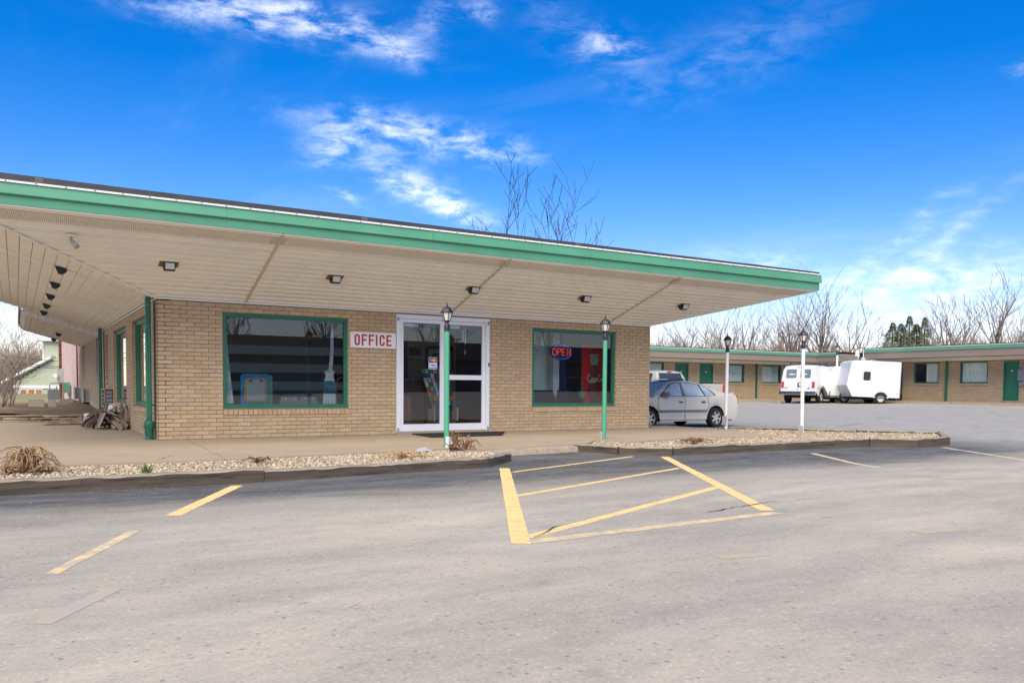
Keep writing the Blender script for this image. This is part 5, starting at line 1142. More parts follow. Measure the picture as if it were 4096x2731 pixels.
for i, (x, h, Z) in enumerate(TR):
    u = (x*1.7415-2048)/3292.37; P = CAM+f0*Z+r0*(u*Z)
    h *= .86
    bare_tree('bare_tree', (P.x, P.y, .3), h, 40+i, 'bare tree '+WHERE[i], .12+.009*h, (random.uniform(-.08, .08), random.uniform(-.08, .08)) if i != 2 else (.38, -.30), (9, 5, 3), 3, 'bark', 'twig', 'bare trees behind the motel', .95, .72, .09, .013)
# brush thicket: reads as one mass
def bush_template(seed, n=34, h=1.):
    rs = random.Random(seed); m = MB()
    for k in range(n):
        a = rs.uniform(0, 6.283); r = rs.uniform(0, .35); b = Vector((r*math.cos(a), r*math.sin(a), 0)); d = Vector((rs.uniform(-.35, .35), rs.uniform(-.35, .35), 1)).normalized(); L_ = h*rs.uniform(.5, 1.)
        p2 = b+d*L_*.5; p3 = b+d*L_+Vector((rs.uniform(-.1, .1), rs.uniform(-.1, .1), 0)); m.tube([b, p2, p3], [.008, .006, .003], 3, cap=False)
        for q in range(5):
            t = rs.uniform(.3, 1.); s = b.lerp(p3, t); e = s+Vector((rs.uniform(-.16, .16), rs.uniform(-.16, .16), rs.uniform(.02, .22))); m.tube([s, e], [.0045, .002], 3, cap=False)
    V = np.array(m.v); F = []
    for f in m.f:
        F.append(f[:3])
        if len(f) == 4: F.append((f[0], f[2], f[3]))
    return V, np.array(F)
TPL = [bush_template(s) for s in range(5)]
def thicket(name, spots, mt, label, cat='brush'):
    Vs, Fs, k = [], [], 0; rs = random.Random(9)
    for (x, y, z, h, w) in spots:
        V, F = TPL[rs.randrange(5)]; a = rs.uniform(0, 6.283); c, s = math.cos(a), math.sin(a); q = np.stack(((V[:, 0]*c-V[:, 1]*s)*w, (V[:, 0]*s+V[:, 1]*c)*w, V[:, 2]*h), 1)+np.array((x, y, z)); Vs.append(q); Fs.append(F+k); k += len(V)
    return tag(np_mesh(name, np.concatenate(Vs), np.concatenate(Fs), mt), label, cat, kind='stuff')
sp = []
for i in range(270):
    x = random.uniform(1440, 2480); Z = random.uniform(60, 84); u = (x*1.7415-2048)/3292.37; P = CAM+f0*Z+r0*(u*Z); hh = (4.3 if x < 1960 else 5.0 if x > 2120 else 3.8)*Z/66*random.uniform(.72, 1.12); sp.append((P.x, P.y, .3, hh, hh*random.uniform(.5, .8)))
thicket('brush_thicket', sp, 'twig_pink', 'pinkish bare brush thicket massed behind the motel wings')
# evergreens
def evergreen(loc, h, r, seed, label):
    rs = random.Random(seed); o = empty('evergreen_tree', loc, 0, label, 'tree', 'evergreens behind the right wing'); m = MB(); m.tube([(0, 0, -.3), (0, 0, h*.95)], [.16, .03], 7); m.build('trunk', 'bark_dark', o)
    n = 9000; V = np.zeros((n, 3, 3))
    for i in range(n):
        t = rs.random()**.8; z = h*(.10+.9*t); lim = r*(1-t)**1.05*(.75+.25*math.sin(t*46+rs.uniform(0, 1.4)))+.05; a = rs.uniform(0, 6.283); q = lim*math.sqrt(rs.uniform(.15, 1)); lob = 1+.25*math.sin(a*3+seed)+.15*math.sin(a*7+t*9)
        c = np.array((q*lob*math.cos(a), q*lob*math.sin(a), z-q*.18)); s = rs.uniform(.12, .30)*(1-.55*t); e = np.array((math.cos(a), math.sin(a), rs.uniform(-.5, .5))); f = np.array((-math.sin(a)*rs.uniform(.2, .5), math.cos(a)*rs.uniform(.2, .5), rs.uniform(-.4, .5)))
        V[i] = (c, c+e*s+f*s*.3, c+f*s)
    np_mesh('crown', V.reshape(-1, 3), np.arange(n*3).reshape(-1, 3), 'needles', o); return o
for i, (x, h, r, Z, lb) in enumerate(((2045, 6.6, 4.4, 73, 'broad dark evergreen left of its pair behind the right wing'), (2083, 7.3, 4.2, 74, 'middle evergreen tree above the right wing roof'), (2118, 6.9, 3.6, 71, 'pointed evergreen tree right of the taller pair'), (2064, 6.3, 4.6, 70, 'lower bushy evergreen in front of the tall pair'), (2100, 6.2, 4.6, 69, 'lower bushy evergreen between the pointed ones'))):
    u = (x*1.7415-2048)/3292.37; P = CAM+f0*Z+r0*(u*Z); evergreen((P.x, P.y, .3), h, r, 3+i, lb)

# ------------------------------------------------------------------ left yard
tag(slab([(-30, 9.5), (-.01, 9.5), (-.01, 40), (-30, 40)], -.2, .16, 'yard_ground', 'dirt', None), kind='structure')
tag(slab([(-30, 26), (-.0, 26), (-.0, 64), (-30, 64)], -.2, .168, 'grass_strip', 'grass', None), kind='structure')
# dirt mounds against the wall
m = MB(); G = 26
def mh(x, y): return .165+.17*math.exp(-((x+.25)/.5)**2)*min(1, max(0, (y-10)/7))+.03*math.sin(x*4+y)*math.sin(y*1.3)+.05*max(0, math.sin(x*2.3+1)*math.sin(y*.8))
xs2 = [-6+6*i/G for i in range(G+1)]; ys2 = [9.6+14*j/40 for j in range(41)]
for i in range(G):
    for j in range(40): m.face([(xs2[i], ys2[j], mh(xs2[i], ys2[j])), (xs2[i+1], ys2[j], mh(xs2[i+1], ys2[j])), (xs2[i+1], ys2[j+1], mh(xs2[i+1], ys2[j+1])), (xs2[i], ys2[j+1], mh(xs2[i], ys2[j+1]))])
tag(m.build('dirt_mound', 'dirt', smooth=True), kind='structure')
# dry-stone edging
sw = empty('stone_wall', (-2, 9.2, 0), 0, 'low dry-stone wall holding back the dirt bed', 'stone wall')
for row in range(3):
    x = -5.2+random.uniform(0, .2)
    while x < 1.45:
        l = random.uniform(.35, .85); z0 = -.02+row*.068; hh = random.uniform(.045, .06); y0 = .02+row*.04+random.uniform(-.03, .03); m = MB(); e = lambda s=.015: random.uniform(-s, s)
        if -5+x < 3.4:
            m.loft([[(x+t*l+e(), y0+e()+k, z0+e(.008)), (x+t*l+e(), y0+.35, z0), (x+t*l, y0+.35, z0+hh+e(.006)), (x+t*l+e(), y0+.02+e()+k, z0+hh+e(.008)), (x+t*l+e(), y0-.015+e()+k, z0+hh*.55)] for t, k in ((.0, .03), (.15, 0), (.5, 0), (.85, 0), (.985, .03))], close=True); fix_normals(m.build_shaded('stone', 'stone', sw, 50))
        x += l
# concrete blocks, cinder block and scrap
def cblock(loc, l, h, w, rz, label):
    o = empty('concrete_block', loc, rz, label, 'concrete block', 'concrete blocks in the yard'); m = MB(); c = .012
    m.prism([(0, c), (c, 0), (l-c, 0), (l, c), (l, h-c), (l-c, h), (c, h), (0, h-c)], 0, w, 'y'); fix_normals(m.build('block', 'concrete_grey', o)); return o
cblock((-1.85, 17.9, .17), .50, .27, .2, -.05, 'left of three concrete blocks in front of the gas meter'); cblock((-1.24, 17.85, .17), .27, .26, .2, 0, 'middle of three concrete blocks in front of the gas meter'); cblock((-.86, 18.3, .17), .46, .29, .25, .1, 'right concrete planter block nearest the tan wall')
cb = empty('cinder_block', (-.74, 5.55, 0), .3, 'upright cinder block beside the scrap heap', 'cinder block')
m = MB(); m.box(0, .19, 0, .12, 0, .235); m.box(.0, .19, .28, .39, 0, .235); m.box(0, .035, .12, .28, 0, .235); m.box(.155, .19, .12, .28, 0, .235); m.build('block', 'concrete_grey', cb)
m = MB(); m.box(.04, .15, .13, .27, .0, .2); m.build('core', 'underbody', cb)
def scrap_strip(o, pts, w, mt, tw=0., name='strip'):
    m = MB(); secs = []
    for i, p in enumerate(pts):
        p = Vector(p); d = (Vector(pts[min(i+1, len(pts)-1)])-Vector(pts[max(i-1, 0)])).normalized(); s = d.cross(Vector((0, 0, 1))); s = s.normalized() if s.length > .05 else Vector((1, 0, 0)); s.rotate(Matrix.Rotation(tw*i, 3, d)); nn = d.cross(s)
        secs.append([tuple(p-s*w), tuple(p-s*w*.4+nn*.01), tuple(p-s*w*.3), tuple(p+s*w*.3), tuple(p+s*w*.4+nn*.01), tuple(p+s*w)])
    m.loft(secs, cap=False); ob = m.build(name, [mt, 'scrap_white'], o)
    for k, pl in enumerate(ob.data.polygons): pl.material_index = 1 if k % 5 in (1, 3) else 0
    return ob
rs = random.Random(4); hp = empty('scrap_heap', (-.45, 4.6, 0), 0, 'heap of torn brown and white siding strips against the side wall', 'scrap heap')
for k in range(34):
    a = rs.uniform(0, 6.283); r1 = rs.uniform(.0, .2); r2 = rs.uniform(.25, .62); top = rs.uniform(.12, .42); b = a+rs.uniform(-.6, .6)
    cx = lambda r, q: min(.38, r*math.cos(q)*.75); P = [(cx(r1, a), r1*math.sin(a), top), (cx((r1+r2)/2, a), (r1+r2)/2*math.sin(a)*1.2, top*rs.uniform(.7, 1.05)), (cx(r2*.9, b), r2*math.sin(b)*1.25, top*rs.uniform(.2, .5)), (cx(r2*1.1, b), r2*math.sin(b)*1.45, rs.uniform(.01, .06))]
    scrap_strip(hp, P, rs.uniform(.035, .085), 'scrap_brown', rs.uniform(-.5, .5))
for k in range(7):
    x, y = rs.uniform(-.2, .35), rs.uniform(-.5, .5); scrap_strip(hp, [(x, y, .1), (x+rs.uniform(-.1, .1), y+.05, .4), (x+rs.uniform(-.15, .15), y+.1, rs.uniform(.45, .62))], .05, 'scrap_brown', .4)
jg = empty('white_bag', (-.55, 6.6, .0), 0, 'torn white plastic bag draped over the cinder block', 'plastic bag')
m = MB(); m.loft([[(-.28+i*.13+rs.uniform(-.02, .02), -.75+j*.12, .24+.05*i+rs.uniform(-.02, .03)+.05*math.sin(j+i)) for j in range(4)] for i in range(6)], cap=False); m.build('sheet', 'cloth_white', jg, True)
cs = empty('cardboard_sheet', (-1.35, 7.2, .0), 0, 'wavy brown cardboard sheet lying left of the cinder block', 'cardboard')
m = MB(); m.loft([[(-.35+i*.11, -.25, .01+.035*(1+math.sin(i*1.7))), (-.32+i*.11, .35, .03+.03*(1+math.sin(i*1.7+.5))+.014*i)] for i in range(9)], cap=False); m.build('sheet', 'cardboard', cs, True)
# air conditioners in the side wall
for y, z, lb in ((8.5, .41, 'nearest rusty air conditioner in the side wall'), (16.6, .38, 'middle air conditioner in the side wall'), (21.2, .41, 'farthest air conditioner by the pink wall')):
    o = empty('air_conditioner', (0, y, z), 0, lb, 'air conditioner', 'wall air conditioners'); m = MB(); m.box(-.20, -.01, -.5 if y < 9 else -.45, .5 if y < 9 else .45, 0, .47); m.build('case', 'rust' if y < 9 else 'ac_grey', o)
    m = MB(); m.box(-.215, -.202, -.52, .52, -.01, .03); m.box(-.215, -.202, -.52, .52, .45, .48); m.box(-.215, -.202, -.52, -.46, .03, .45); m.box(-.215, -.202, .46, .52, .03, .45); m.build('grille_frame', 'ac_grey', o)
    for k in range(3): m = MB(); m.box(-.213, -.204, -.46, .46, .12+k*.105, .14+k*.105); m.build('grille_bar', 'ac_grey', o)
    # front face towards the camera (side of the case)
    m = MB()
    for k in range(4): m.box(-.185, -.03, -.505 if y < 9 else -.455, -.50 if y < 9 else -.45, .05+k*.1, .12+k*.1)
    m.build('side_louvre', 'steel_grey', o)
# pink wall building
pk = empty('pink_building', (0, 22, 0), 0, 'pink painted brick building joining the tan wall', 'building')
m = MB(); m.box(.0, 9, -.15+.0, 14.3, -.1, 4.0); m.build('wall', 'mortar', pk)
st = MB(); fp_ = lambda u, v, d: (-d, u, v)
for r in brick_rects(-.1, 14.3, .1, 4.0, []): brick_mesh_add(st, fp_, r, .010)
tag(st.build('brick', 'pink_paint', pk), kind='stuff')
m = MB(); m.box(-.2, 9, -.2, 14.4, 4.0, 4.1); m.build('roof', 'roof_dark', pk)
m = MB(); m.tube([(-.06, -.1, .4), (-.06, -.1, 2.6)], .03, 8); m.build('downpipe', 'rust', pk)
gb = empty('green_awning', (-.02, 28.3, .45), 0, 'small green metal hood on the pink wall', 'awning')
m = MB(); m.prism([(-.9, .2), (1.1, .2), (1.0, .6), (.9, .62)], -.35, -.0, 'x'); fix_normals(m.build('hood', 'trim_green', gb)); m = MB(); m.box(-.12, .0, -1.2, -.5, .0, .5); m.build('panel', 'trim_green', gb)
# meters
gm = empty('gas_meter', (-.95, 21.4, .17), 0, 'grey gas meter with looping pipes behind the blocks', 'gas meter')
m = MB(); m.cbox(-.2, .2, -.12, .12, .2, .62, .05); m.build('meter', 'steel_grey', gm); m = MB(); m.tube([(-.12, 0, .6), (-.12, 0, .78), (-.05, 0, .86), (.25, 0, .86), (.36, 0, .8), (.36, 0, .1)], .025, 8); m.tube([(.12, 0, .6), (.12, 0, .75)], .025, 8); m.tube([(.36, 0, .5), (.55, .3, .5), (.6, .3, .9), (.6, .3, .05)], .025, 8); m.build('pipe', 'ac_grey', gm)
mp_ = empty('meter_post', (-.55, 24.6, .16), 0, 'rusty service post with electric meter box', 'utility post')
m = MB(); m.tube([(0, 0, 0), (0, 0, 3.4)], .06, 10); m.build('post', 'rust', mp_); m = MB(); m.cbox(-.13, .13, -.2, -.06, .9, 1.5, .02); m.build('box', 'ac_grey', mp_); m = MB(); m.lathe([(.09, -.34), (.09, -.1)], 14, (-.22, -.05, 1.2), 'y'); m.build('dial', 'house_white', mp_)
for z in (1.6, 2.1, 2.5): m = MB(); m.lathe([(.068, -.02), (.068, .02)], 10, (0, 0, z)); m.build('band', 'black_metal', mp_)
# green house
gh = empty('green_house', (0, 64.5, 0), R(-31), 'pale green sided house with white trim at the far left', 'house')
def clap(m, x0, x1, z0, z1, y, fx=None):
    z = z0
    while z < z1:
        a, b = (x0, x1) if fx is None else fx(z+.1)
        if b > a+.05: m.hexa([(a, y-.02, z), (b, y-.02, z), (b, y+.05, z), (a, y+.05, z)], [(a, y+.002, z+.2), (b, y+.002, z+.2), (b, y+.05, z+.2), (a, y+.05, z+.2)])
        z += .205
m = MB(); m.box(-.15, 6, .05, 5, -1, 4.75); m.box(-2.0, 6, -1.0, .0, -1, .8); m.build('wall', 'siding_green', gh)
m = MB(); clap(m, -.15, 6, .8, 4.7, 0.); m.build('upper_siding', 'siding_green', gh)
m = MB(); clap(m, -2.2, 6, .85, 3.2, -1.05, lambda z: (-2.1+max(0, (z-1.0))*1.62, 6)); m.build('gable_siding', 'siding_green', gh)
m = MB(); m.box(-.22, -.12, -.06, .1, 1, 4.8); m.box(-2.2, 6, -1.12, -1.0, .62, .84); m.build('trim', 'house_white', gh)
m = MB(); m.hexa([(-.75, -.5, 4.62), (6, -.5, 4.62), (6, 5.5, 4.62), (-.75, 5.5, 4.62)], [(-.6, -.5, 4.85), (6, -.5, 5.0), (6, 5.5, 5.0), (-.6, 5.5, 4.85)]); m.hexa([(-2.9, -1.5, .98), (1.25, -1.5, 3.1), (1.25, .2, 3.1), (-2.9, .2, .98)], [(-2.9, -1.5, 1.2), (1.25, -1.5, 3.32), (1.25, .2, 3.32), (-2.9, .2, 1.2)]); m.build('roof', 'house_white', gh)
for x in (-1.6, -.95, -.3, .75, 1.4):
    m = MB(); m.box(x, x+.6, -1.08, -1.0, -.25, .56); w = m.build('window', 'house_white', gh); m = MB(); m.box(x+.05, x+.55, -1.1, -1.082, -.2, .5); m.build('pane', 'orange_pane', w)
m = MB(); m.box(-2.2, 6, -1.1, -1.0, -.6, -.26); m.build('skirt', 'orange_pane', gh)
# power lines
for i, (za, zb) in enumerate(((3.4, 2.5), (2.75, 2.0), (3.0, 2.1))):
    m = MB(); m.tube([(-9+11*k/12, 57.5-6.5*k/12, za+1.2-(za+1.2-zb)*k/12-.4*math.sin(math.pi*k/12)) for k in range(13)], .02, 4); tag(m.build('utility_wire', 'black_plastic'), '%s of three dark utility wires crossing the far left sky' % ('top', 'lowest', 'middle')[i], 'wire', 'utility wires at far left')
# shrubs and trees on the left
for i, (x, y, h, lb) in enumerate(((-2.45, 18.9, 2.2, 'leggy bare shrub left of the concrete blocks'), (-3.1, 19.6, 2.4, 'bare shrub at the left picture edge'), (-2.75, 17.6, 1.3, 'low dry shrub in front of the bare ones'))):
    o = empty('bare_shrub', (x, y, .15), 0, lb, 'shrub', 'bare shrubs in the left yard'); rs = random.Random(60+i); m, q = MB(), MB()
    for k in range(9 if i < 2 else 20):
        a = rs.uniform(0, 6.283); sp_ = rs.uniform(.15, .55); d = Vector((math.cos(a)*sp_, math.sin(a)*sp_, 1)).normalized(); b = Vector((math.cos(a)*.1, math.sin(a)*.1, 0)); out = []; branch_gen(rs, b, d, h*rs.uniform(.6, 1.), .016, 2, 4, out, (0, 0, 4, 4), .12, .35)
        for lev, pts, rr in out: (m if lev == 2 else q).tube(pts, [max(r, .004) for r in rr], 4 if lev == 2 else 3, cap=False)
    m.build('stems', 'twig', o); q.build('twigs', 'twig', o)
sp = []
for i in range(34):
    x = random.uniform(-160, 260); Z = random.uniform(92, 110); u = (x-2048)/3292.37; P = CAM+f0*Z+r0*(u*Z); hh = random.uniform(4.2, 6.4); sp.append((P.x, P.y, -.1, hh, hh*.7))
thicket('brush_thicket', sp, 'twig_pink', 'distant bare brush at the far left horizon')

# ------------------------------------------------------------------ dry plants, mat, litter
def dry_plant(loc, n, h, spread, seed, label, mt='straw', droop=1.):
    o = empty('dry_plant', loc, 0, label, 'dry plant', 'dead plants in the beds'); rs = random.Random(seed); m, q = MB(), MB()
    for k in range(n):
        a = rs.uniform(0, 6.283); L_ = h*rs.uniform(.6, 1.25); out = rs.uniform(.3, 1.)*spread; pk_ = rs.uniform(.35, .6); P = []
        wx = rs.uniform(-.16, .16)*spread; wy = rs.uniform(-.16, .16)*spread
        for t in [i/7 for i in range(8)]:
            z = L_*(math.sin(math.pi*min(1, t*.9+.02))**.8)*(1-.25*t*droop); r = out*t; P.append((r*math.cos(a+t*wx*9)+wx*math.sin(t*5)+rs.uniform(-.015, .015), r*math.sin(a+t*wx*9)+wy*math.sin(t*4)+rs.uniform(-.015, .015), max(z, .008)))
        m.tube(P, [.007, .0075, .007, .0065, .006, .005, .004, .0025], 4, cap=False)
    for k in range(n*2):      # ground litter leaves
        a = rs.uniform(0, 6.283); r = spread*rs.uniform(.05, .8); c = Vector((r*math.cos(a), r*math.sin(a), rs.uniform(.005, .10*h/.3))); e = Vector((rs.uniform(-1, 1), rs.uniform(-1, 1), rs.uniform(-.4, .6))).normalized()*rs.uniform(.03, .09); f = e.cross(Vector((rs.uniform(-1, 1), rs.uniform(-1, 1), 1))).normalized()*rs.uniform(.008, .022)
        q.face([c-e, c+f, c+e, c-f])
    m.build('stalks', mt, o); q.build('dead_leaves', 'dead_brown', o); return o
dry_plant((-2.12, -5.1, -.03), 70, .30, .42, 1, 'large tangled dead plant at the left picture edge', 'straw_dark'); dry_plant((4.02, -4.45, .0), 12, .22, .30, 2, 'withered brown plant at the foot of the first green post', 'dead_brown', .4)
pl = dry_plant((3.85, -4.38, .0), 20, .26, .16, 8, 'upright tuft of dead leaves touching the first green post', 'dead_brown', .2)
dry_plant((8.75, -4.75, .0), 26, .09, .42, 3, 'flat pile of brown dead leaves on the island gravel', 'dead_brown'); dry_plant((2.6, -5.2, .0), 18, .07, .55, 5, 'flattened straw stalks lying on the left bed gravel'); dry_plant((.55, -5.1, .0), 14, .06, .28, 6, 'small scatter of dead stems by the slab joint', 'dead_brown')
wp = empty('green_weed', (-.95, -5.95, .0), 0, 'small green weed sprouting behind the left timber', 'weed'); m = MB(); rs = random.Random(2)
for k in range(46):
    a = rs.uniform(0, 6.283); d = Vector((math.cos(a)*.5, math.sin(a)*.5, 1)).normalized()*rs.uniform(.05, .13); s = Vector((-math.sin(a), math.cos(a), 0))*.008; b = Vector((rs.uniform(-.05, .05), rs.uniform(-.05, .05), 0)); m.face([b-s, b+s, b+d+s*.3, b+d-s*.3])
m.build('leaves', 'weed', wp)
fm = empty('door_mat', (5.95, -.75, 0), 0, 'black rubber mat in front of the entrance', 'mat')
m = MB(); m.prism([(-1.0, .5), (-1.09, -.66), (.55, -.62), (1.15, .28), (1.05, .5)], .001, .012, 'z'); m.build('rubber', 'mat_black', fm)
m = MB(); m.tube([(-1.0, .5, .012), (-1.09, -.66, .012), (.55, -.62, .012), (1.15, .28, .012), (1.05, .5, .012), (-1.0, .5, .012)], .012, 5); m.build('rim', 'black_plastic', fm)
pp = empty('torn_liner', (3.3, -4.4, -.02), 0, 'scrap of grey weed-barrier cloth poking from the gravel', 'cloth'); m = MB(); m.loft([[(-.12, 0, .0), (-.1, .08, .05), (.1, .06, .0)], [(.12, -.02, .03), (.05, .09, .07), (.2, .1, .0)]], cap=False); m.build('sheet', 'liner_grey', pp)
crk = [(-.55, -4.3), (-.35, -3.9), (-.3, -3.6)]
m = MB(); prev = None
for k in range(14):
    t = k/13; x = -.62+.32*t+random.uniform(-.015, .015); y = -4.35+.8*t; w = .006*random.uniform(.4, 1)
    if prev: m.face([(prev[0]-prev[2], prev[1], .0005), (prev[0]+prev[2], prev[1], .0005), (x+w, y, .0005), (x-w, y, .0005)])
    prev = (x, y, w)
m.build('slab_crack', 'crack', SW)

# ------------------------------------------------------------------ things seen through the glass
ez = empty('toy_easel', (1.87, .42, .62), 0, 'blue and gold children easel behind the left window', 'easel')
m = MB(); m.cbox(-.30, .27, .0, .04, -.02, .62, .04); m.build('frame', 'blue_plastic', ez); m = MB(); m.cbox(-.235, .215, -.012, -.001, .06, .54, .05); m.build('inner_frame', 'gold_plastic', ez); m = MB(); m.cbox(-.19, .17, -.018, -.0125, .10, .50, .03); m.build('board', 'pale_board', ez); m = MB(); m.cbox(-.14, -.08, -.024, -.018, .46, .50, .005); m.cbox(.07, .13, -.024, -.018, .46, .50, .005); m.build('clip', 'purple', ez); m = MB(); m.cbox(.25, .33, .03, .09, -.02, .60, .02); m.build('rear_leg', 'green_plastic', ez)
for s_ in (-.18, .16): m = MB(); m.box(s_-.02, s_+.02, .0, .04, -.57, -.02); m.build('leg', 'blue_plastic', ez)
sv = empty('range_top', (2.74, .55, .06), 0, 'grey kitchen range top with four knobs inside the left window', 'stove')
m = MB(); m.cbox(-.40, .40, -.12, .45, .0, .64, .01); m.build('body', 'grey_enamel', sv)
for x0, x1 in ((-.38, -.02), (.02, .36)):
    m = MB(); m.cbox(x0, x1, -.14, -.05, .62, .725, .015); b = m.build('panel', 'grey_enamel', sv)
    for x in (x0+.09, x1-.09): m = MB(); m.lathe([(.02, -.165), (.026, -.14)], 12, (x, 0, .685), 'y'); m.build('knob', 'lens', b)
def drape(name, loc, secs, mt, label, cat='curtain', bands=()):
    o = empty(name, loc, 0, label, cat); m = MB(); rows = []
    for z, c, w in secs: rows.append([(c-w/2+w*k/18, .018*math.sin(k*1.3+z*3), z) for k in range(19)])
    m.loft(rows, cap=False); m.build('cloth', mt, o, True)
    for z0, z1, c, w, mt2 in bands: m = MB(); m.loft([[(c-w/2+w*k/18, -.012+.018*math.sin(k*1.3+z*3), z) for k in range(19)] for z in (z0, z1)], cap=False); m.build('band', mt2, o, True)
    return o
drape('window_curtain', (1.0, .2, 0), [(2.3, .2, .10), (1.62, .25, .08), (1.1, .28, .13), (.66, .30, .19)], 'cloth_white', 'narrow white curtain edge at the left of the left window')
drape('tied_towel', (3.34, .30, 0), [(2.3, .05, .05), (1.75, .05, .07), (1.36, .02, .09), (1.30, .0, .24), (1.24, .0, .17), (1.12, .0, .23), (.64, .0, .29)], 'cloth_white', 'white tied drape with a teal band in the left window', 'curtain', [(.86, 1.12, .0, .26, 'cloth_teal')])
ph = empty('pink_hoop', (3.49, .34, .05), 0, 'pink toy frame at the right of the left window', 'toy'); m = MB(); m.tube([(0, 0, .0), (0, 0, 1.02), (.03, 0, 1.1), (.1, 0, 1.14), (.16, 0, 1.12)], .014, 8); m.build('tube', 'pink_toy', ph)
# entry hall
pf = empty('wall_picture', (6.9, 3.28, 1.38), 0, 'dark framed picture on the hall wall seen through the door', 'picture'); m = MB(); m.box(0, .82, -.03, 0, 0, .08); m.box(0, .82, -.03, 0, .61, .69); m.box(0, .08, -.03, 0, .08, .61); m.box(.74, .82, -.03, 0, .08, .61); m.build('frame', 'wood_dark', pf); m = MB(); m.box(.08, .74, -.012, 0, .08, .61); m.build('mat_board', 'paper', pf); m = MB(); m.box(.2, .62, -.016, -.0125, .2, .5); m.build('print', 'print_dark', pf)
ns = empty('no_smoking_sign', (6.45, 3.285, 1.81), 0, 'small dark sign with red NO lettering on the hall wall', 'sign'); m = MB(); m.box(0, .32, -.012, 0, 0, .22); m.build('board', 'navy_print', ns); t = text_mesh('lettering', 'NO', .075, 'red_paint', ns, .001, .002, 1.); t.location = (.12, -.0145, .165)
t = text_mesh('lettering', 'SMOKING', .062, 'red_paint', ns, .001, .001, .9); t.location = (.16, -.0145, .06)
m = MB(); m.lathe([(.038, -.0135), (.038, -.0145), (.03, -.0145), (.03, -.0135)], 20, (.235, 0, .165), 'y', cap=False); m.build('ring', 'orange', ns)
df = empty('inner_door', (6.05, 3.28, .05), 0, 'brown inner doorway at the left of the hall', 'door'); m = MB(); m.box(.25, .34, -.04, 0, 0, 2.2); m.box(-.5, .25, -.04, 0, 2.1, 2.2); m.build('casing', 'wood_dark', df); m = MB(); m.box(-.5, .25, -.02, 0, 0, 2.1); m.build('leaf', 'print_dark', df)
ct = empty('reception_counter', (5.3, 1.8, .05), 0, 'dark brown reception counter inside the entrance', 'counter'); m = MB(); m.box(-.8, .95, 0, .7, 0, 1.12); m.build('front', 'wood_dark', ct); m = MB(); m.box(-.84, .99, -.04, .74, 1.12, 1.16); m.build('top', 'wood_red', ct)
m = MB(); m.box(.1, .86, -.012, -.001, .86, .90); m.box(.1, .86, -.012, -.001, .1, .14); m.box(.82, .86, -.012, -.001, .14, .86); m.build('moulding', 'wood_red', ct)
wb = empty('waste_bin', (5.12, .72, .05), 0, 'tall reddish brown panel bin inside the door', 'bin'); m = MB(); m.cbox(-.1, .24, 0, .3, 0, .75, .02); m.build('case', 'wood_red', wb)
rk_ = empty('brochure_rack', (6.35, 1.2, .05), 0, 'tiered rack of colourful travel brochures inside the entrance', 'brochure rack')
m = MB(); m.hexa([(-.2, .05, .45), (.4, .05, .45), (.4, .3, .45), (-.2, .3, .45)], [(-.38, .35, 1.38), (.30, .35, 1.38), (.30, .42, 1.38), (-.38, .42, 1.38)]); m.build('back_panel', 'wood_dark', rk_)
m = MB(); m.box(-.16, .42, .02, .34, .18, .40); m.build('box', 'cardboard', rk_); m = MB(); m.box(-.19, -.16, .0, .34, .15, .47); m.box(.42, .45, 0, .34, .15, .47); m.build('leg', 'white_paint', rk_)
cols = ['print_white', 'blue_print', 'red_paint', 'gold_plastic', 'green_plastic', 'navy_print', 'paper', 'cloth_teal', 'orange', 'print_dark']; rs = random.Random(3)
for r_ in range(9):
    for c_ in range(6):
        t = r_/8.5; x0 = -.2-.18*t+c_*.105; z0 = .45+.93*t*.97; y0 = .03+.3*t
        m = MB(); m.hexa([(x0, y0, z0-.02), (x0+.085, y0, z0-.02), (x0+.085, y0+.01, z0-.02), (x0, y0+.01, z0-.02)], [(x0-.01, y0+.03, z0+.085), (x0+.075, y0+.03, z0+.085), (x0+.075, y0+.04, z0+.085), (x0-.01, y0+.04, z0+.085)]); m.build('brochure', rs.choice(cols), rk_)
wc = empty('wind_chime', (6.48, .3, 1.7), 0, 'wind chime with white tubes hanging inside the door', 'wind chime'); m = MB(); m.lathe([(.05, .62), (.05, .64)], 14); m.build('disc', 'orange', wc)
for k in range(4): m = MB(); m.tube([(-.045+.03*k, .02*(k % 2), .34-.02*k), (-.045+.03*k, .02*(k % 2), .60)], .008, 6); m.build('tube', 'print_white', wc)
m = MB(); m.tube([(.02, 0, .1), (.02, 0, .62)], .002, 3); m.build('cord', 'paper', wc); m = MB(); m.lathe([(.004, .0), (.028, .05), (.03, .08), (.004, .12)], 10, (.02, 0, .03)); m.build('clapper', 'orange', wc)
# vending room
vd = empty('vending_machine', (10.6, .92, .05), 0, 'red vending machine with a cola bottle picture in the right window', 'vending machine')
m = MB(); m.cbox(-.40, .42, .03, .80, 0, 2.1, .03); m.build('cabinet', 'black_plastic', vd); m = MB(); m.cbox(-.39, .40, .0, .028, .1, 2.08, .02); m.build('front_panel', 'vend_red', vd)
def bottle_prof(s): return [(.0, .30*s), (.34, .42), (.36, .60)]
bp = [(.14, .10), (.195, .18), (.205, .42), (.165, .62), (.18, .74), (.20, .92), (.205, 1.10), (.19, 1.25), (.13, 1.45), (.115, 1.55)]
m = MB(); m.prism([(x, z) for x, z in bp]+[(-x, z) for x, z in bp[::-1]], -.008, -.001, 'y'); fix_normals(m.build('bottle_picture', 'cola_brown', vd)); bt = [(.115, 1.555), (.11, 1.63), (.13, 1.64), (.13, 1.70), (.115, 1.71), (.12, 1.80), (.125, 1.83)]
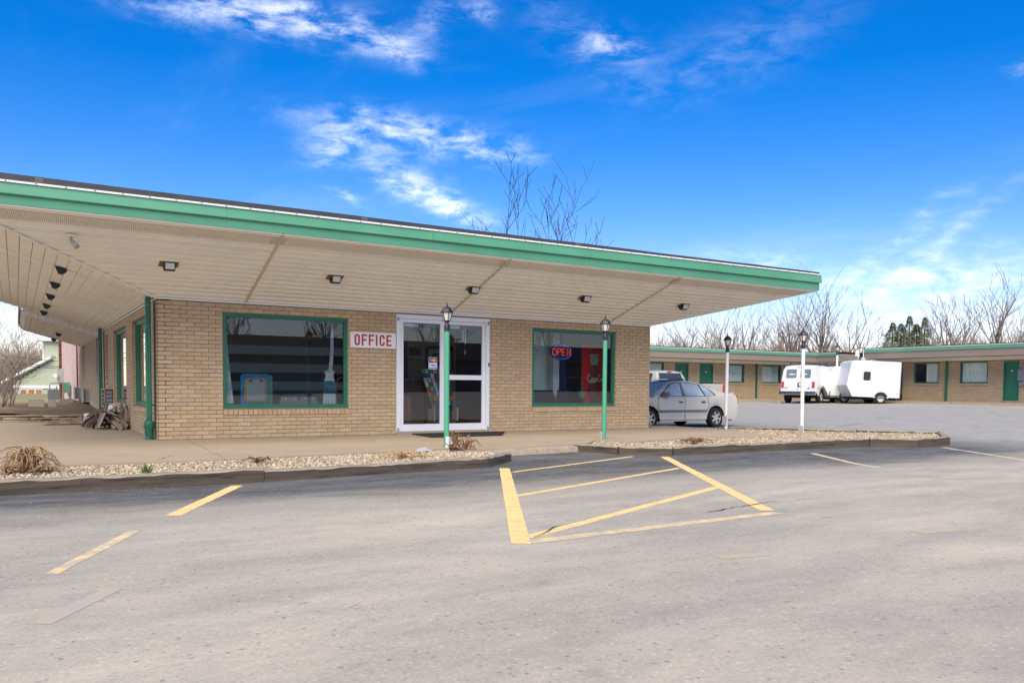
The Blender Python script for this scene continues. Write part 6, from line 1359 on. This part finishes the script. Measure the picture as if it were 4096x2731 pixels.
m = MB(); m.prism([(x, z) for x, z in bt]+[(-x, z) for x, z in bt[::-1]], -.008, -.001, 'y'); fix_normals(m.build('bottle_neck', 'bottle_glass', vd))
def script(par, strokes, mt, r=.010):
    for P in strokes:
        Q = []
        for i in range(len(P)-1):
            p0, p1_, p2_, p3_ = P[max(i-1, 0)], P[i], P[i+1], P[min(i+2, len(P)-1)]
            for t in (0, .25, .5, .75): Q.append(tuple(.5*((2*p1_[j])+(-p0[j]+p2_[j])*t+(2*p0[j]-5*p1_[j]+4*p2_[j]-p3_[j])*t*t+(-p0[j]+3*p1_[j]-3*p2_[j]+p3_[j])*t**3) for j in (0, 1)))
        Q.append(P[-1]); m = MB(); m.tube([(x, -.013, z) for x, z in Q], [r*(.7+.5*abs(math.sin(k*.6))) for k in range(len(Q))], 5); m.build('lettering', mt, par)
o_ = lambda x: [(x+.03, 1.215), (x, 1.20), (x-.01, 1.165), (x+.015, 1.14), (x+.045, 1.165), (x+.03, 1.215)]
script(vd, [[(-.125, 1.27), (-.165, 1.30), (-.205, 1.25), (-.205, 1.17), (-.17, 1.12), (-.12, 1.15), (-.10, 1.19)], o_(-.085), [(-.005, 1.205), (-.03, 1.21), (-.045, 1.165), (-.02, 1.14), (.01, 1.165)], [(.06, 1.205), (.03, 1.21), (.015, 1.165), (.04, 1.14), (.065, 1.21), (.065, 1.15), (.08, 1.15)], [(.085, 1.175), (.11, 1.175)], [(.20, 1.27), (.165, 1.30), (.125, 1.25), (.125, 1.17), (.155, 1.12), (.195, 1.15), (.205, 1.19)], o_(.225), [(.285, 1.16), (.31, 1.29), (.295, 1.30), (.285, 1.16), (.30, 1.14), (.315, 1.155)], [(.36, 1.205), (.33, 1.21), (.32, 1.165), (.34, 1.14), (.36, 1.21), (.362, 1.15), (.385, 1.155)], [(-.17, 1.115), (-.10, 1.095), (-.02, 1.115), (.05, 1.10)]], 'print_white')
pn = empty('side_curtain', (8.86, 1.2, .1), 0, 'pale teal curtain at the left of the right window', 'curtain'); m = MB(); m.loft([[(-.2+.8*k/24, .02*math.sin(k), z) for k in range(25)] for z in (.0, 2.3)], cap=False); m.build('cloth', 'curtain_green', pn, True)
cp = empty('white_column', (9.4, .95, .05), 0, 'white painted column behind the OPEN sign', 'column'); m = MB(); m.cbox(-.09, .09, -.05, .12, 0, 2.5, .01); m.build('shaft', 'white_paint', cp); m = MB(); m.cbox(-.11, .11, -.07, .14, 0, .12, .01); m.build('base', 'white_paint', cp)
gd = empty('green_back_door', (11.9, 4.9, .05), 0, 'bright green door at the back of the vending room', 'door'); m = MB(); m.box(-.9, .3, .2, .25, 0, 2.1); m.build('leaf', 'fascia_green', gd); m = MB(); m.box(-1.0, -.9, .16, .25, 0, 2.2); m.box(-.9, .3, .16, .25, 2.1, 2.2); m.build('casing', 'white_paint', gd)
dcol = empty('dark_cabinet', (9.9, 1.5, .05), 0, 'tall dark cabinet beside the vending machine', 'cabinet'); m = MB(); m.cbox(-.15, .22, 0, .4, 0, 2.15, .02); m.build('case', 'navy_print', dcol); m = MB(); m.box(.03, .04, -.004, -.001, .05, 2.1); m.build('door_gap', 'underbody', dcol)
for x, w, lb in ((8.82, .34, 'left black chair back at the bottom of the right window'), (9.42, .19, 'dark box seat right of the black chair')):
    o = empty('lobby_chair', (x, .5, .05), 0, lb, 'chair'); m = MB(); m.hexa([(-w, .0, .42), (w, .0, .42), (w, .06, .42), (-w, .06, .42)], [(-w*.85, .1, .9), (w*.85, .1, .9), (w*.85, .15, .9), (-w*.85, .15, .9)]); m.build('backrest', 'black_plastic', o); m = MB(); m.cbox(-w, w, .02, .5, .36, .44, .02); m.build('seat', 'black_plastic', o)
    for sx_ in (-w+.03, w-.03):
        for y_ in (.05, .46): m = MB(); m.tube([(sx_, y_, 0), (sx_, y_, .37)], .015, 6); m.build('leg', 'black_metal', o)
pt = empty('potted_plant', (9.83, .40, .60), 0, 'green hanging pot with a spiky plant in the right window', 'potted plant'); m = MB(); m.lathe([(.06, .16), (.085, .2), (.10, .33), (.11, .34), (.095, .335)], 14); m.build_shaded('pot', 'post_green', pt); m = MB(); rs = random.Random(1)
for k in range(26): a = rs.uniform(0, 6.283); d = Vector((math.cos(a)*.25, math.sin(a)*.25, 1)).normalized()*rs.uniform(.15, .35); s = Vector((-math.sin(a), math.cos(a), 0))*.012; b = Vector((0, 0, .32)); m.face([b-s, b+s, b+d])
m.build('leaves', 'weed', pt); m = MB(); m.lathe([(.05, -.545), (.05, .16)], 10); m.build('stand', 'black_metal', pt)

# ------------------------------------------------------------------ across the street (mirrored in the office glass)
ac = empty('street_building', (44, -82, -.1), 0, 'long dark low building across the street mirrored in the windows', 'building')
m = MB(); m.box(-100, 100, -8, 0, 0, 4.6); m.build('wall', 'street_brick', ac); m = MB(); m.prism([(-9, 4.6), (1.5, 4.6), (-4, 7.2)], -101, 101, 'x'); m.build('roof', 'roof_dark', ac)
for k in range(9): m = MB(); m.box(-50+k*12, -46+k*12, .0, .04, 1, 2.6); w = m.build('window', 'house_white', ac); m = MB(); m.box(-49.9+k*12, -46.1+k*12, .041, .05, 1.1, 2.5); m.build('pane', 'dark_glass', w)
for k, x in enumerate((-20, -2, 10, 22, 36, 52, 70, 92)):
    bare_tree('bare_tree', (x, -93-(k % 3)*4, -.1), 14+(k*37 % 5), 200+k, 'bare street tree mirrored in the glass, %s from the left' % ('first', 'second', 'third', 'fourth', 'fifth', 'sixth', 'seventh', 'eighth')[k], .3, (0, 0), (6, 5, 3, 2), 4, 'bark_dark', 'bark_dark', 'bare trees across the street', .5, .5, .12, .03)
